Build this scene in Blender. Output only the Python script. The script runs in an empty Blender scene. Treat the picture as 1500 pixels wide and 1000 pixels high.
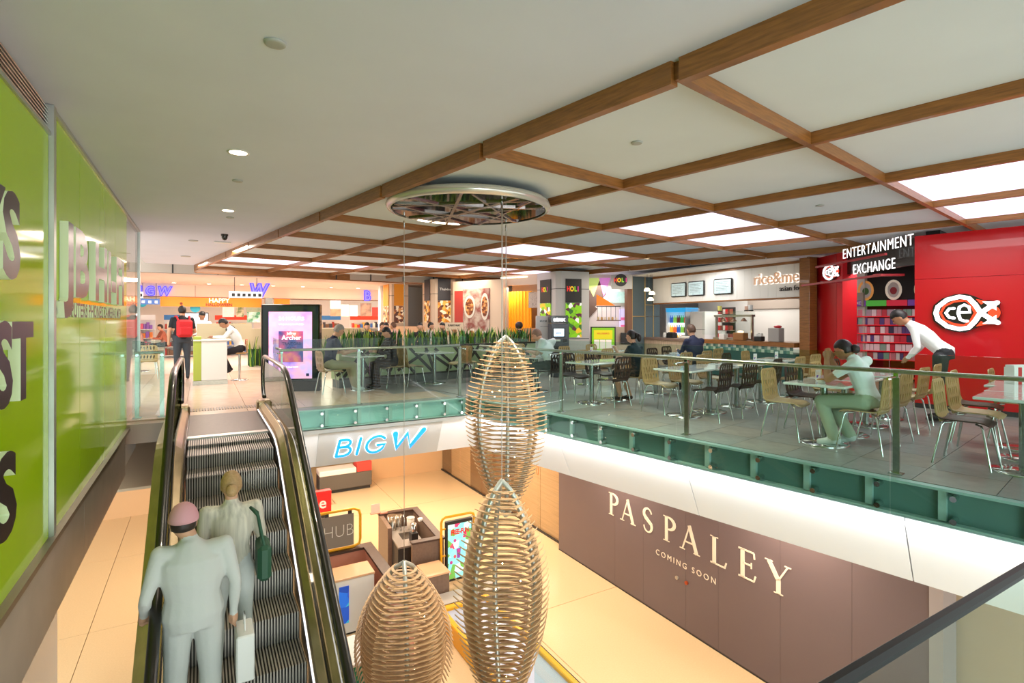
import bpy, bmesh, math, random
from mathutils import Vector, Matrix, Euler
random.seed(7)
R = math.radians
C = bpy.context.scene.collection
# ---------------------------------------------------------------- camera, world, big lights, exposure
YAW = 0.6965                       # the building grid: X and Y run along the timber ceiling ribs
EA = 0.1720                        # the escalator, its wall and the far shop are turned by this angle
cam = bpy.data.cameras.new('camera'); cam_o = bpy.data.objects.new('camera', cam); C.objects.link(cam_o)
cam.sensor_width = 36; cam.lens = 783.0 / 1500 * 36; cam.shift_y = -31.0 / 1500
cam_o.location = (0, 0, 1.5); cam_o.rotation_euler = (R(90), 0, -YAW)
cam.clip_start = 0.02; cam.clip_end = 200
bpy.context.scene.camera = cam_o
sc = bpy.context.scene
sc.view_settings.view_transform = 'Standard'; sc.view_settings.look = 'None'
sc.view_settings.gamma = 1; sc.view_settings.use_curve_mapping = False
sc.view_settings.exposure = 0.55
sc.cycles.max_bounces = 10; sc.cycles.transparent_max_bounces = 24; sc.cycles.sample_clamp_indirect = 6
w = bpy.data.worlds.new('world'); sc.world = w; w.use_nodes = True
w.node_tree.nodes['Background'].inputs[0].default_value = (0.93, 1.0, 0.97, 1)
w.node_tree.nodes['Background'].inputs[1].default_value = 1.5

def frameE(x, y, z=0):             # escalator frame -> building frame
    return Vector((math.cos(EA) * x + math.sin(EA) * y, -math.sin(EA) * x + math.cos(EA) * y, z))
def at(u, v, z):                   # point at height z on a bearing measured from the viewpoint
    t = (1.5 - z) * 783 / (v - 469); r = (u - 750) / 783 * t
    return Vector((math.cos(YAW) * r + math.sin(YAW) * t, -math.sin(YAW) * r + math.cos(YAW) * t, z))
def far(u, v, t):                  # point at distance t
    r = (u - 750) / 783 * t
    return Vector((math.cos(YAW) * r + math.sin(YAW) * t, -math.sin(YAW) * r + math.cos(YAW) * t, 1.5 - (v - 469) * t / 783))
def area(name, loc, size, power, col, rot=(0, 0, 0), sy=None, spread=180):
    l = bpy.data.lights.new(name, 'AREA'); l.energy = power; l.color = col; l.size = size; l.spread = R(spread)
    if sy: l.shape = 'RECTANGLE'; l.size_y = sy
    o = bpy.data.objects.new(name, l); o.location = loc; o.rotation_euler = rot; C.objects.link(o); return o
# daylight of the atrium roof behind and above the viewpoint, then an added low fill
area('atrium_daylight', (-4, -7, 6.5), 9, 900, (0.9, 1.0, 0.96), (R(58), 0, R(-30)))
area('ceiling_fill', (-5, -9, 0.5), 12, 1700, (0.88, 0.97, 1.0), (R(106), 0, R(-30)))  # unseen fill added low behind the viewpoint to cool and brighten the ceiling
# warm lamps in the ceiling of the lower level
for ex, ey, pw in ((7.3, 5.0, .8), (7.3, 9.0, .8), (7.3, 13.0, 1), (6.2, 15.5, 1.2), (3.6, 12.6, 1.1), (3.6, 17.2, 1.1), (1.0, 14.5, .8)):
    p = frameE(ex, ey, -1.22)
    area('lower_ceiling_lamp', p, 1.2, 80 * pw, (1.0, 0.82, 0.62), (0, 0, -EA))
for ex, ey in ((4.4, 5.2), (3.0, 7.5)):
    area('lower_void_lamp', frameE(ex, ey, 2.9), 1.0, 60, (1.0, 0.86, 0.68), (0, 0, 0), spread=110)
# the dining side, the landing and the far shop
for x, y, pw, c in ((9.5, 2.0, 34, (1, .97, .95)), (9.5, 6.5, 34, (1, .97, .95)), (8.5, 11.5, 34, (1, .95, .9)), (4.5, 14.5, 40, (1, .86, .72)), (12.6, 9.5, 30, (1, .92, .8)), (10, 14.5, 36, (1, .86, .7))):
    area('dining_ceiling_lamp', (x, y, 2.9), 1.3, pw, c)
for ex, ey in ((0.5, 12.5), (0.5, 16.5)):
    area('landing_ceiling_lamp', frameE(ex, ey, 3.0), 1.2, 60, (1, .84, .72))
for ex, ey in ((0, 21), (4.5, 21), (0, 27), (5, 27), (9, 26)):
    area('shop_ceiling_lamp', frameE(ex, ey, 2.8), 1.6, 115, (1, .83, .70))

# ---------------------------------------------------------------- materials
def lin(c):
    if isinstance(c, str): c = [int(c[i:i + 2], 16) / 255 for i in (0, 2, 4)]
    return tuple(((x / 12.92) if x <= .04045 else ((x + .055) / 1.055) ** 2.4) for x in c) + (1,)
MC = {}
def mat(name, col, rough=.5, metal=0, emit=0, noise=0, nscale=8, coat=0, bump=0, stretch=None, col2=None, spec=None):
    if name in MC: return MC[name]
    m = bpy.data.materials.new(name); m.use_nodes = True; nt = m.node_tree; b = nt.nodes['Principled BSDF']
    c = lin(col); b.inputs['Base Color'].default_value = c
    b.inputs['Roughness'].default_value = rough; b.inputs['Metallic'].default_value = metal
    b.inputs['Coat Weight'].default_value = coat; b.inputs['Coat Roughness'].default_value = .03
    if spec is not None: b.inputs['Specular IOR Level'].default_value = spec
    if noise or bump:
        tc = nt.nodes.new('ShaderNodeTexCoord'); mp = nt.nodes.new('ShaderNodeMapping')
        if stretch: mp.inputs['Scale'].default_value = stretch
        nz = nt.nodes.new('ShaderNodeTexNoise'); nz.inputs['Scale'].default_value = nscale; nz.inputs['Detail'].default_value = 4
        nt.links.new(tc.outputs['Object'], mp.inputs[0]); nt.links.new(mp.outputs[0], nz.inputs['Vector'])
        if noise:
            rp = nt.nodes.new('ShaderNodeValToRGB')
            d = lin(col2) if col2 else tuple(x * (1 - noise) for x in c[:3]) + (1,)
            rp.color_ramp.elements[0].color = d; rp.color_ramp.elements[1].color = c if col2 else tuple(min(1, x * (1 + noise * .5)) for x in c[:3]) + (1,)
            rp.color_ramp.elements[0].position = .3; rp.color_ramp.elements[1].position = .7
            nt.links.new(nz.outputs['Fac'], rp.inputs[0]); nt.links.new(rp.outputs[0], b.inputs['Base Color'])
        if bump:
            bp = nt.nodes.new('ShaderNodeBump'); bp.inputs['Strength'].default_value = bump; bp.inputs['Distance'].default_value = .01
            nt.links.new(nz.outputs['Fac'], bp.inputs['Height']); nt.links.new(bp.outputs[0], b.inputs['Normal'])
    if emit:
        b.inputs['Emission Color'].default_value = c; b.inputs['Emission Strength'].default_value = emit
    MC[name] = m; return m
def glass(name, tint, refl=.09):
    if name in MC: return MC[name]
    m = bpy.data.materials.new(name); m.use_nodes = True; nt = m.node_tree; nt.nodes.clear()
    o = nt.nodes.new('ShaderNodeOutputMaterial'); mx = nt.nodes.new('ShaderNodeMixShader'); tr = nt.nodes.new('ShaderNodeBsdfTransparent')
    gl = nt.nodes.new('ShaderNodeBsdfGlossy'); fr = nt.nodes.new('ShaderNodeFresnel'); fr.inputs[0].default_value = 1.45
    tr.inputs[0].default_value = tuple(tint) + (1,); gl.inputs['Roughness'].default_value = .02
    ge = nt.nodes.new('ShaderNodeNewGeometry'); ma = nt.nodes.new('ShaderNodeMath'); ma.operation = 'MULTIPLY_ADD'; ma.inputs[1].default_value = -1; ma.inputs[2].default_value = 1
    mb_ = nt.nodes.new('ShaderNodeMath'); mb_.operation = 'MULTIPLY'; nt.links.new(ge.outputs['Backfacing'], ma.inputs[0]); nt.links.new(ma.outputs[0], mb_.inputs[0]); nt.links.new(fr.outputs[0], mb_.inputs[1])
    nt.links.new(mb_.outputs[0], mx.inputs[0]); nt.links.new(tr.outputs[0], mx.inputs[1]); nt.links.new(gl.outputs[0], mx.inputs[2])
    nt.links.new(mx.outputs[0], o.inputs[0]); MC[name] = m; return m
def picture(name, cols, scale=6, emit=0, kind='voronoi', seed=0, rough=.4):
    """printed picture: blotches of the given colours"""
    if name in MC: return MC[name]
    m = bpy.data.materials.new(name); m.use_nodes = True; nt = m.node_tree; b = nt.nodes['Principled BSDF']
    tc = nt.nodes.new('ShaderNodeTexCoord'); mp = nt.nodes.new('ShaderNodeMapping'); mp.inputs['Location'].default_value = (seed, seed * 2.3, seed * .7)
    nt.links.new(tc.outputs['Object'], mp.inputs[0])
    rp = nt.nodes.new('ShaderNodeValToRGB'); rp.color_ramp.interpolation = 'CONSTANT' if kind == 'voronoi' else 'LINEAR'
    if kind == 'voronoi':
        tx = nt.nodes.new('ShaderNodeTexVoronoi'); tx.inputs['Scale'].default_value = scale
        sp = nt.nodes.new('ShaderNodeSeparateColor'); nt.links.new(tx.outputs['Color'], sp.inputs[0]); src = sp.outputs[0]
    else:
        tx = nt.nodes.new('ShaderNodeTexNoise'); tx.inputs['Scale'].default_value = scale; tx.inputs['Detail'].default_value = 3; src = tx.outputs['Fac']
    nt.links.new(mp.outputs[0], tx.inputs['Vector']); nt.links.new(src, rp.inputs[0])
    n = len(cols)
    while len(rp.color_ramp.elements) < n: rp.color_ramp.elements.new(.5)
    for i, c in enumerate(cols):
        e = rp.color_ramp.elements[i]; e.position = (i / n) if kind == 'voronoi' else (.25 + .5 * i / max(1, n - 1)); e.color = lin(c)
    nt.links.new(rp.outputs[0], b.inputs['Base Color']); b.inputs['Roughness'].default_value = rough
    if emit:
        nt.links.new(rp.outputs[0], b.inputs['Emission Color']); b.inputs['Emission Strength'].default_value = emit
    MC[name] = m; return m
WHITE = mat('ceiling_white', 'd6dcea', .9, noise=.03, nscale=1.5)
TIMBER = mat('oiled_timber', '95602c', .42, noise=.35, nscale=5, stretch=(1, 1, 12), coat=.2)
CHROME = mat('chrome', 'd8dad8', .14, 1)
STEEL = mat('brushed_steel', 'b9b3a8', .28, 1, noise=.12, nscale=30)
BRONZE = mat('bronze_steel', 'cdb896', .32, .9, noise=.15, nscale=12, stretch=(1, .1, 1))
BLACK = mat('black_rubber', '17130f', .32, coat=.4)
DARK = mat('dark_grey', '2c2a29', .5)
GLASS = glass('green_tinted_glass', (.83, .93, .90))
CLEAR = glass('clear_glass', (.95, .98, .97))
PAINT = mat('white_paint', 'e6e4e0', .5)
RED = mat('shop_red', 'c00014', .38, coat=.3)
LED = mat('white_led', 'ffffff', .5, emit=3.0)
YELLOW = mat('yellow_tube', 'f2ae10', .4)

# ---------------------------------------------------------------- mesh helpers
class MB:
    def __init__(s): s.v = []; s.f = []; s.m = []; s.sm = []
    def add(s, vs, fs, mi=0, smooth=False):
        o = len(s.v); s.v += [tuple(v) for v in vs]
        for f in fs: s.f.append([i + o for i in f]); s.m.append(mi); s.sm.append(smooth)
        return s
    def box(s, x0, x1, y0, y1, z0, z1, mi=0, M=None):
        vs = [Vector((x, y, z)) for z in (z0, z1) for y in (y0, y1) for x in (x0, x1)]
        if M: vs = [M @ v for v in vs]
        return s.add(vs, [(0, 2, 3, 1), (4, 5, 7, 6), (0, 1, 5, 4), (2, 6, 7, 3), (0, 4, 6, 2), (1, 3, 7, 5)], mi)
    def cbox(s, c, d, rz=0, mi=0, rx=0, ry=0):
        M = Matrix.Translation(c) @ Euler((rx, ry, rz)).to_matrix().to_4x4()
        return s.box(-d[0] / 2, d[0] / 2, -d[1] / 2, d[1] / 2, -d[2] / 2, d[2] / 2, mi, M)
    def bevbox(s, x0, x1, y0, y1, z0, z1, b=.01, mi=0):
        vs = []
        for z, q in ((z0, b), (z0 + b, 0), (z1 - b, 0), (z1, b)):
            vs += [(x0 + q, y0 + b, z), (x0 + b, y0 + q, z), (x1 - b, y0 + q, z), (x1 - q, y0 + b, z), (x1 - q, y1 - b, z), (x1 - b, y1 - q, z), (x0 + b, y1 - q, z), (x0 + q, y1 - b, z)]
        fs = [tuple(range(7, -1, -1)), tuple(range(24, 32))]
        for k in range(3):
            for i in range(8): j = (i + 1) % 8; fs.append((k * 8 + i, k * 8 + j, k * 8 + 8 + j, k * 8 + 8 + i))
        return s.add(vs, fs, mi)
    def tube(s, pts, r, n=8, mi=0, caps=True, smooth=True):
        pts = [Vector(p) for p in pts]; rs = r if isinstance(r, (list, tuple)) else [r] * len(pts)
        vs = []; prev = None
        for i, p in enumerate(pts):
            t = (pts[min(i + 1, len(pts) - 1)] - pts[max(i - 1, 0)]).normalized()
            if prev is None:
                a = Vector((0, 0, 1)) if abs(t.z) < .9 else Vector((1, 0, 0)); nx = t.cross(a).normalized()
            else: nx = (prev - t * prev.dot(t)).normalized()
            prev = nx; ny = t.cross(nx)
            for k in range(n): a = 2 * math.pi * k / n; vs.append(p + (nx * math.cos(a) + ny * math.sin(a)) * rs[i])
        fs = []
        for i in range(len(pts) - 1):
            for k in range(n): j = (k + 1) % n; fs.append((i * n + k, i * n + j, (i + 1) * n + j, (i + 1) * n + k))
        s.add(vs, fs, mi, smooth)
        if caps: s.add(vs[:n], [tuple(range(n - 1, -1, -1))], mi); s.add(vs[-n:], [tuple(range(n))], mi)
        return s
    def lathe(s, prof, n=20, c=(0, 0, 0), mi=0, smooth=True, caps=True):
        vs = [(c[0] + r * math.cos(2 * math.pi * k / n), c[1] + r * math.sin(2 * math.pi * k / n), c[2] + z) for r, z in prof for k in range(n)]
        fs = [(i * n + k, i * n + (k + 1) % n, (i + 1) * n + (k + 1) % n, (i + 1) * n + k) for i in range(len(prof) - 1) for k in range(n)]
        s.add(vs, fs, mi, smooth); m = len(prof)
        if not caps: return s
        s.add(vs[:n], [tuple(range(n - 1, -1, -1))], mi); s.add(vs[-n:], [tuple(range(n))], mi)
        return s
    def ball(s, c, rx, ry=None, rz=None, n=12, M=None, mi=0):
        ry = ry or rx; rz = rz or rx; h = n // 2 + 1; vs = []
        for i in range(h + 1):
            a = math.pi * i / h
            for k in range(n):
                b = 2 * math.pi * k / n; v = Vector((rx * math.sin(a) * math.cos(b), ry * math.sin(a) * math.sin(b), rz * math.cos(a)))
                if M: v = M @ v
                vs.append(v + Vector(c))
        fs = [(i * n + k, (i + 1) * n + k, (i + 1) * n + (k + 1) % n, i * n + (k + 1) % n) for i in range(h) for k in range(n)]
        return s.add(vs, fs, mi, True)
    def prism(s, poly, d, M=None, mi=0):
        """poly in the xz plane, extruded from y=0 to y=d"""
        n = len(poly); vs = [Vector((p[0], 0, p[1])) for p in poly] + [Vector((p[0], d, p[1])) for p in poly]
        if M: vs = [M @ v for v in vs]
        return s.add(vs, [tuple(range(n)), tuple(range(2 * n - 1, n - 1, -1))] + [(i, n + i, n + (i + 1) % n, (i + 1) % n) for i in range(n)], mi)
    def stroke(s, pts, wd, d, y0=0, mi=0, caps=True):
        """flat lettering stroke in the xz plane, thickness d along -y"""
        n = len(pts); ws = [wd[round(i * (len(wd) - 1) / (n - 1))] for i in range(n)] if isinstance(wd, (list, tuple)) else [wd] * n; L = []; Rr = []
        for i in range(n):
            a = Vector(pts[max(i - 1, 0)]); b = Vector(pts[min(i + 1, n - 1)]); t = (b - a).normalized(); q = Vector((-t.y, t.x)) * ws[i] / 2; p = Vector(pts[i])
            L.append(p + q); Rr.append(p - q)
        for i in range(n - 1):
            P = [L[i], L[i + 1], Rr[i + 1], Rr[i]]
            vs = [(p.x, y0, p.y) for p in P] + [(p.x, y0 - d, p.y) for p in P]
            s.add(vs, [(0, 1, 2, 3), (7, 6, 5, 4), (0, 4, 5, 1), (2, 6, 7, 3), (1, 5, 6, 2), (3, 7, 4, 0)], mi)
        if caps:
            for i in (0, n - 1):
                p = Vector(pts[i]); m = 8; ring = [(p.x + ws[i] / 2 * math.cos(2 * math.pi * k / m), p.y + ws[i] / 2 * math.sin(2 * math.pi * k / m)) for k in range(m)]
                vs = [(x, y0, z) for x, z in ring] + [(x, y0 - d, z) for x, z in ring]
                s.add(vs, [tuple(range(m)), tuple(range(2 * m - 1, m - 1, -1))] + [(k, k + m, (k + 1) % m + m, (k + 1) % m) for k in range(m)], mi)
        return s
    def mesh(s, name, mats):
        me = bpy.data.meshes.new(name); me.from_pydata(s.v, [], s.f)
        for m in (mats if isinstance(mats, (list, tuple)) else [mats]): me.materials.append(m)
        me.polygons.foreach_set('material_index', s.m); me.polygons.foreach_set('use_smooth', s.sm); me.update(); return me
    def build(s, name, mats, parent=None, loc=None, rz=0, kind=None, label=None):
        o = bpy.data.objects.new(name, s.mesh(name, mats)); C.objects.link(o)
        if parent: o.parent = parent
        if loc is not None: o.location = loc
        if rz: o.rotation_euler = (0, 0, rz)
        if kind: o['kind'] = kind
        if label: o['label'] = label
        return o
def thing(name, label, cat, loc=(0, 0, 0), rz=0, group=None):
    o = bpy.data.objects.new(name, None); C.objects.link(o); o.location = loc; o.rotation_euler = (0, 0, rz)
    o.empty_display_size = .05; o['label'] = label; o['category'] = cat
    if group: o['group'] = group
    return o
def tag(o, label, cat, group=None):
    o['label'] = label; o['category'] = cat
    if group: o['group'] = group
    return o
def kids(o): return [c for c in C.objects if c.parent == o]
def dup(root, loc, rz, label=None, group=None, swap=None):
    r = root.copy(); C.objects.link(r); r.location = loc; r.rotation_euler = (0, 0, rz)
    if label: r['label'] = label
    if group: r['group'] = group
    for ch in root['_k'] if '_k' in root else kids(root):
        c = ch.copy(); C.objects.link(c); c.parent = r
    return r
def inst(me, name, parent, loc=(0, 0, 0), rz=0, rot=None):
    o = bpy.data.objects.new(name, me); C.objects.link(o); o.parent = parent; o.location = loc; o.rotation_euler = rot or (0, 0, rz); return o
def text(s, size, depth, m, parent=None, loc=(0, 0, 0), rz=0, name='lettering', sx=1, bold=0, shear=0, align='CENTER', space=1, rx=R(90), fit=None):
    cu = bpy.data.curves.new(name, 'FONT'); cu.body = s; cu.size = 1; cu.extrude = depth / 2 / size; cu.offset = bold; cu.shear = shear
    cu.align_x = align; cu.space_character = space; cu.resolution_u = 3
    t = bpy.data.objects.new(name, cu); me = bpy.data.meshes.new_from_object(t); bpy.data.objects.remove(t); bpy.data.curves.remove(cu)
    k = size / .729                                              # the size is the cap height
    for v in me.vertices: v.co = (v.co.x * k * sx, v.co.y * k, v.co.z * size)
    if fit:
        xs_ = [v.co.x for v in me.vertices]; lo, hi = min(xs_), max(xs_)
        for v in me.vertices: v.co.x = (v.co.x - (lo + hi) / 2) * fit / (hi - lo)
    me.materials.clear(); me.materials.append(m); o = None
    for q in (letters(me, name) if size >= .1 and len(s) > 1 and parent else [me]):
        o = bpy.data.objects.new(name, q); C.objects.link(o); o.parent = parent; o.location = loc; o.rotation_euler = (rx, 0, rz)
    return o
def letters(me, name):
    """splits a line of lettering into one mesh per letter"""
    n = len(me.vertices); par = list(range(n))
    def find(a):
        while par[a] != a: par[a] = par[par[a]]; a = par[a]
        return a
    for p in me.polygons:
        vs = list(p.vertices); r = find(vs[0])
        for b in vs[1:]: par[find(b)] = r
    co = [tuple(v.co) for v in me.vertices]; isl = {}
    for i in range(n): isl.setdefault(find(i), []).append(i)
    iv = sorted(((min(co[i][0] for i in v), max(co[i][0] for i in v), k) for k, v in isl.items())); cl = []
    for a, b, k in iv:
        if cl and a < cl[-1][1] - .3 * min(b - a, cl[-1][1] - cl[-1][0]): cl[-1][1] = max(cl[-1][1], b); cl[-1][2].append(k)
        else: cl.append([a, b, [k]])
    where = {k: c for c, (_, _, ks) in enumerate(cl) for k in ks}; out = [([], [], {}, []) for _ in cl]
    for p in me.polygons:
        V, F, mp, mi = out[where[find(p.vertices[0])]]; f = []
        for i in p.vertices:
            if i not in mp: mp[i] = len(V); V.append(co[i])
            f.append(mp[i])
        F.append(f); mi.append(p.material_index)
    res = []
    for V, F, mp, mi in out:
        q = bpy.data.meshes.new(name); q.from_pydata(V, [], F)
        for m in me.materials: q.materials.append(m)
        q.polygons.foreach_set('material_index', mi); q.update(); res.append(q)
    return res
def nth(k): return ['first', 'second', 'third', 'fourth', 'fifth', 'sixth', 'seventh', 'eighth', 'ninth', 'tenth', 'eleventh', 'twelfth', 'thirteenth', 'fourteenth', 'fifteenth', 'sixteenth', 'seventeenth', 'eighteenth', 'nineteenth', 'twentieth', 'twenty-first', 'twenty-second', 'twenty-third', 'twenty-fourth'][k]
def bear(O, d, u):                 # distance along O + d*x at which a bearing is met
    c_, s_ = math.cos(YAW), math.sin(YAW); k = (u - 750) / 783
    f = lambda p: (c_ * p.x - s_ * p.y) - k * (s_ * p.x + c_ * p.y)
    a, b = f(O), f(d); return -a / b
def struct(o, kind='structure'): o['kind'] = kind; return o
def facing(a, b):                  # z-rotation whose local +x runs from a to b; local -y then faces the viewer's side
    return math.atan2(b[1] - a[1], b[0] - a[0])
def part_box(name, m, parent, x0, x1, y0, y1, z0, z1, b=None):
    mb = MB(); (mb.bevbox(x0, x1, y0, y1, z0, z1, b) if b else mb.box(x0, x1, y0, y1, z0, z1)); return mb.build(name, m, parent)
# ================================================================ SETTING
H = 1.45
AX = [H * (1.950 + 1.319 * i) for i in range(6)]          # ribs running along Y
BY = [H * (-.076 + 1.334 * j) for j in range(-2, 10)]     # ribs running along X
ZB, ZC = 2.95, 3.06
# --- ceiling
mb = MB()
def epoly(mb, pts, z0, z1, mi=0):
    n = len(pts); vs = [(p[0], p[1], z0) for p in pts] + [(p[0], p[1], z1) for p in pts]
    mb.add(vs, [tuple(range(n - 1, -1, -1)), tuple(range(n, 2 * n))] + [(i, (i + 1) % n, n + (i + 1) % n, n + i) for i in range(n)], mi)
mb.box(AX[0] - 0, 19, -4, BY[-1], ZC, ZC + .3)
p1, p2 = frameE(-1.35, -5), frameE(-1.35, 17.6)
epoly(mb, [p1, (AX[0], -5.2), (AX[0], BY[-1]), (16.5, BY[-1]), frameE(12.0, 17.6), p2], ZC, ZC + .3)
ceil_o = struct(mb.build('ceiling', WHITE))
# ceiling panels (one object each) carried by the ribs
rib = thing('timber_ceiling_grid', 'square grid of oiled timber ribs under the white ceiling of the dining area', 'ceiling grid')
panel_m = mat('ceiling_panel', 'd6e0e4', .85, noise=.04, nscale=2)
for i, x in enumerate(AX):
    wd = .055 if i else .07; dp = ZB if i not in (0, 5) else ZB - .03
    for j in range(len(BY) - 1):
        part_box('rib_beam', TIMBER, rib, x - wd / 2, x + wd / 2, BY[j] + .027, BY[j + 1] - .027, dp, ZC)
for j, y in enumerate(BY):
    last = j == len(BY) - 1
    for i in range(len(AX) - 1):
        part_box('cross_beam', TIMBER, rib, AX[i] + .001, AX[i + 1] - .001, y - (.05 if last else .027), y + .027, ZB - (.12 if last else 0), ZC)
part_box('corner_block', TIMBER, rib, AX[0] - .035, AX[0], BY[-1] - .05, BY[-1] + .03, ZB - .1, ZC)
lum = mat('backlit_sheet', 'efe9ff', .5, emit=.72)
lit = {(2, 0), (3, 0), (2, 2), (3, 2), (2, 4), (3, 4), (2, 6), (3, 6), (4, 6), (0, 7), (1, 7)}
pm = MB().box(0, 1, 0, 1, 0, 1).mesh('ceiling_panel', panel_m)
for i in range(5):
    for j in range(len(BY) - 1):
        jj = j - 2
        x0, x1, y0, y1 = AX[i] + .034, AX[i + 1] - .034, BY[j] + .028, BY[j + 1] - .028
        if (i, jj) in lit:
            t = thing('light_panel', 'backlit ceiling panel ' + {0: 'before the red wall', 2: 'right of the hanging disc', 4: 'in the grid middle', 6: 'near the grid far end', 7: 'at the far left corner of the grid'}[jj] + (', cell nearer the void' if i in (2, 0) else ', cell farther from the void' if i in (3, 1) else ', farthest cell from the void'), 'ceiling light', ((x0 + x1) / 2, (y0 + y1) / 2, ZC - .03))
            hx, hy = (x1 - x0) / 2, (y1 - y0) / 2
            part_box('diffuser', lum, t, -hx, -.008, -hy, hy, 0, .025); part_box('diffuser', lum, t, .008, hx, -hy, hy, 0, .025)
            part_box('divider', DARK, t, -.008, .008, -hy, hy, .004, .025)
        else:
            o = bpy.data.objects.new('ceiling_panel', pm); C.objects.link(o); o.parent = ceil_o; o.location = (x0, y0, ZC - .012); o.scale = (x1 - x0, y1 - y0, .011)
# --- upper floor slab
c0 = Vector((6.11, 8.58)); TH = -.30
slab = MB()
dark_fl = mat('slab_dark', '6d6a66', .5)
epoly(slab, [(6.11, -3), (19, -3), (19, 30), (frameE(0, 34).x, 30), frameE(-6, 34), frameE(-6, 9.8), frameE(-1.0, 9.8), frameE(-1.0, 9.5), (6.11, 8.57)], TH, -.02)
floor_o = struct(slab.build('floor', mat('landing_tile_grout', 'b79c86', .3)))
carpet = mat('dining_tile', '93918d', .34, noise=.14, nscale=9); carpet2 = mat('dining_tile_warm', '9a928a', .34, noise=.16, nscale=7)
pale = mat('pale_tile', 'aab2b0', .30, noise=.08, nscale=9); peach = mat('landing_tile', 'd6bba6', .26, noise=.08, nscale=4)
tm = [MB().box(.003, .597, .003, .597, -.02, 0).mesh('floor_tile', m) for m in (carpet, carpet2, pale)]
for i in range(12):
    for j in range(22):
        x, y = 6.115 + i * .6, -.95 + j * .6
        if x > 12.9 or (j > 18 and i > 7): continue
        o = inst(tm[2] if y > 5.9 and y < 8.0 and x < 9.5 else tm[1 if (i * 7 + j * 5) % 3 == 0 else 0], 'floor_tile', floor_o, (x, y, 0))
pt_ = MB().box(.003, .897, .003, .897, -.02, 0).mesh('landing_tile', peach)
for i in range(-3, 7):
    for j in range(9):
        p = frameE(-.25 + i * .9, 9.77 + j * .9)
        if p.x > 5.0 and p.y < 12.1: continue
        if p.x + .9 > 6.115 and p.y < 12.3: continue
        inst(pt_, 'landing_tile', floor_o, p, -EA)
mb = MB(); q = [frameE(-6, 17.87), frameE(14, 17.87), frameE(14, 33), frameE(-6, 33)]; epoly(mb, q, -.02, -.002)
mb.build('shop_floor', mat('shop_floor', 'e8d8cc', .25), floor_o)
mb = MB(); epoly(mb, [frameE(1.0, 9.5), (6.1, 8.6), (6.1, 12.2), frameE(3.4, 12.2), frameE(1.0, 10.4)], -.02, -.004); mb.build('dark_floor_border', carpet, floor_o)
mb = MB(); epoly(mb, [(6.1, 12.2), (19, 12.2), (19, 19), (4.2, 19), frameE(3.4, 12.2)], -.02, -.004); mb.build('far_dining_floor', carpet2, floor_o)
# tactile strip before the escalator: bars
tb = MB().bevbox(-.012, .012, -.14, .14, 0, .006, .003).mesh('tactile_bar', mat('tactile_grey', '8b7b6e', .5))
tact = thing('tactile_strip', 'row of small raised tactile bars on the tiles before the escalator landing plate', 'tactile paving', frameE(0, 10.35, .001), -EA)
for k in range(34): inst(tb, 'tactile_bar', tact, (-.38 + k * .042, 0, 0))
# --- sloping white fascia, lip and slab edge of the void
FW = mat('fascia_white', 'f3f3f5', .6)
def fascia(p, q, nrm, name):
    """p->q along the edge, nrm points away from the void"""
    o = Vector((0, 0, 0)); mb = MB(); p = Vector((p[0], p[1], 0)); q = Vector((q[0], q[1], 0)); n = Vector((nrm[0], nrm[1], 0))
    s = [(-.02, -.36), (-.02, -.42), (.27, -1.05), (.50, -1.05), (.50, -.36)]
    vs = [p + n * a + Vector((0, 0, b)) for a, b in s] + [q + n * a + Vector((0, 0, b)) for a, b in s]
    mb.add(vs, [(4, 3, 2, 1, 0), (5, 6, 7, 8, 9)] + [(i, (i + 1) % 5, 5 + (i + 1) % 5, 5 + i) for i in range(5)])
    return mb.build(name, FW)
dirY = Vector((0, 1, 0))
wall_r = None
segs = [(-3, 3.79 - 2.3 * 2), (3.79 - 4.6, 1.49), (1.49, 3.79), (3.79, 6.09), (6.09, 8.45)]
for a, b in segs:
    o = struct(fascia((6.09, a + .006), (6.09, b - .006), (1, 0), 'trim_1')); o.name = 'trim_right_fascia'
eL = frameE(1.08, 9.5); eR = Vector((6.11, 8.58, 0)); ed = (eR - eL).normalized(); en = Vector((-ed.y, ed.x, 0))
L = (eR - eL).length
for a, b in ((0.0, .25), (.25, L + .25)):
    pa, pb = eL + ed * (a + .003), eL + ed * (b - .003)
    struct(fascia(pa - en * .0, pb, en, 'trim_back_fascia'))
# LED strip under the lip
mb = MB(); mb.box(6.03, 6.065, -3, 8.45, -.41, -.395); mb.build('fascia_led', LED).data; o = C.objects['fascia_led']; tag(o, 'white light strip washing the sloping fascia along the right side of the void', 'light strip')
area('fascia_wash', (5.98, 3, -.40), .04, 24, (.93, .97, 1), (0, R(-22), 0), sy=11)
a2 = eL + ed * (L / 2) - en * .14; area('fascia_wash_back', (a2.x, a2.y, -.40), L - .3, 12, (.93, .97, 1), (R(-22), 0, facing(eL, eR)), sy=.04)
# slab soffit = ceiling of the lower level
mb = MB(); epoly(mb, [(6.55, -3), (17, -3), (17, 30), frameE(-6, 26), frameE(-6, 9.98), frameE(1.0, 9.98), (6.55, 9.05)], -1.10, -1.06)
struct(mb.build('ceiling_lower', mat('lower_ceiling', 'dcc9ae', .8)))
# --- lower floor with big tiles
mb = MB(); epoly(mb, [frameE(-6, -4), frameE(14, -4), frameE(14, 26), frameE(-6, 26)], -4.8, -4.52)
low_o = struct(mb.build('floor_lower', mat('lower_grout', '8f7350', .4)))
lt = MB().box(.006, 3.694, .006, 3.694, -.02, 0).mesh('terrazzo_tile', mat('cream_terrazzo', 'dcc29a', .16, noise=.05, nscale=40))
for i in range(-1, 4):
    for j in range(-1, 7): inst(lt, 'terrazzo_tile', low_o, frameE(-1.9 + i * 3.7, -1.85 + j * 3.7, -4.5), -EA)
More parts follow.
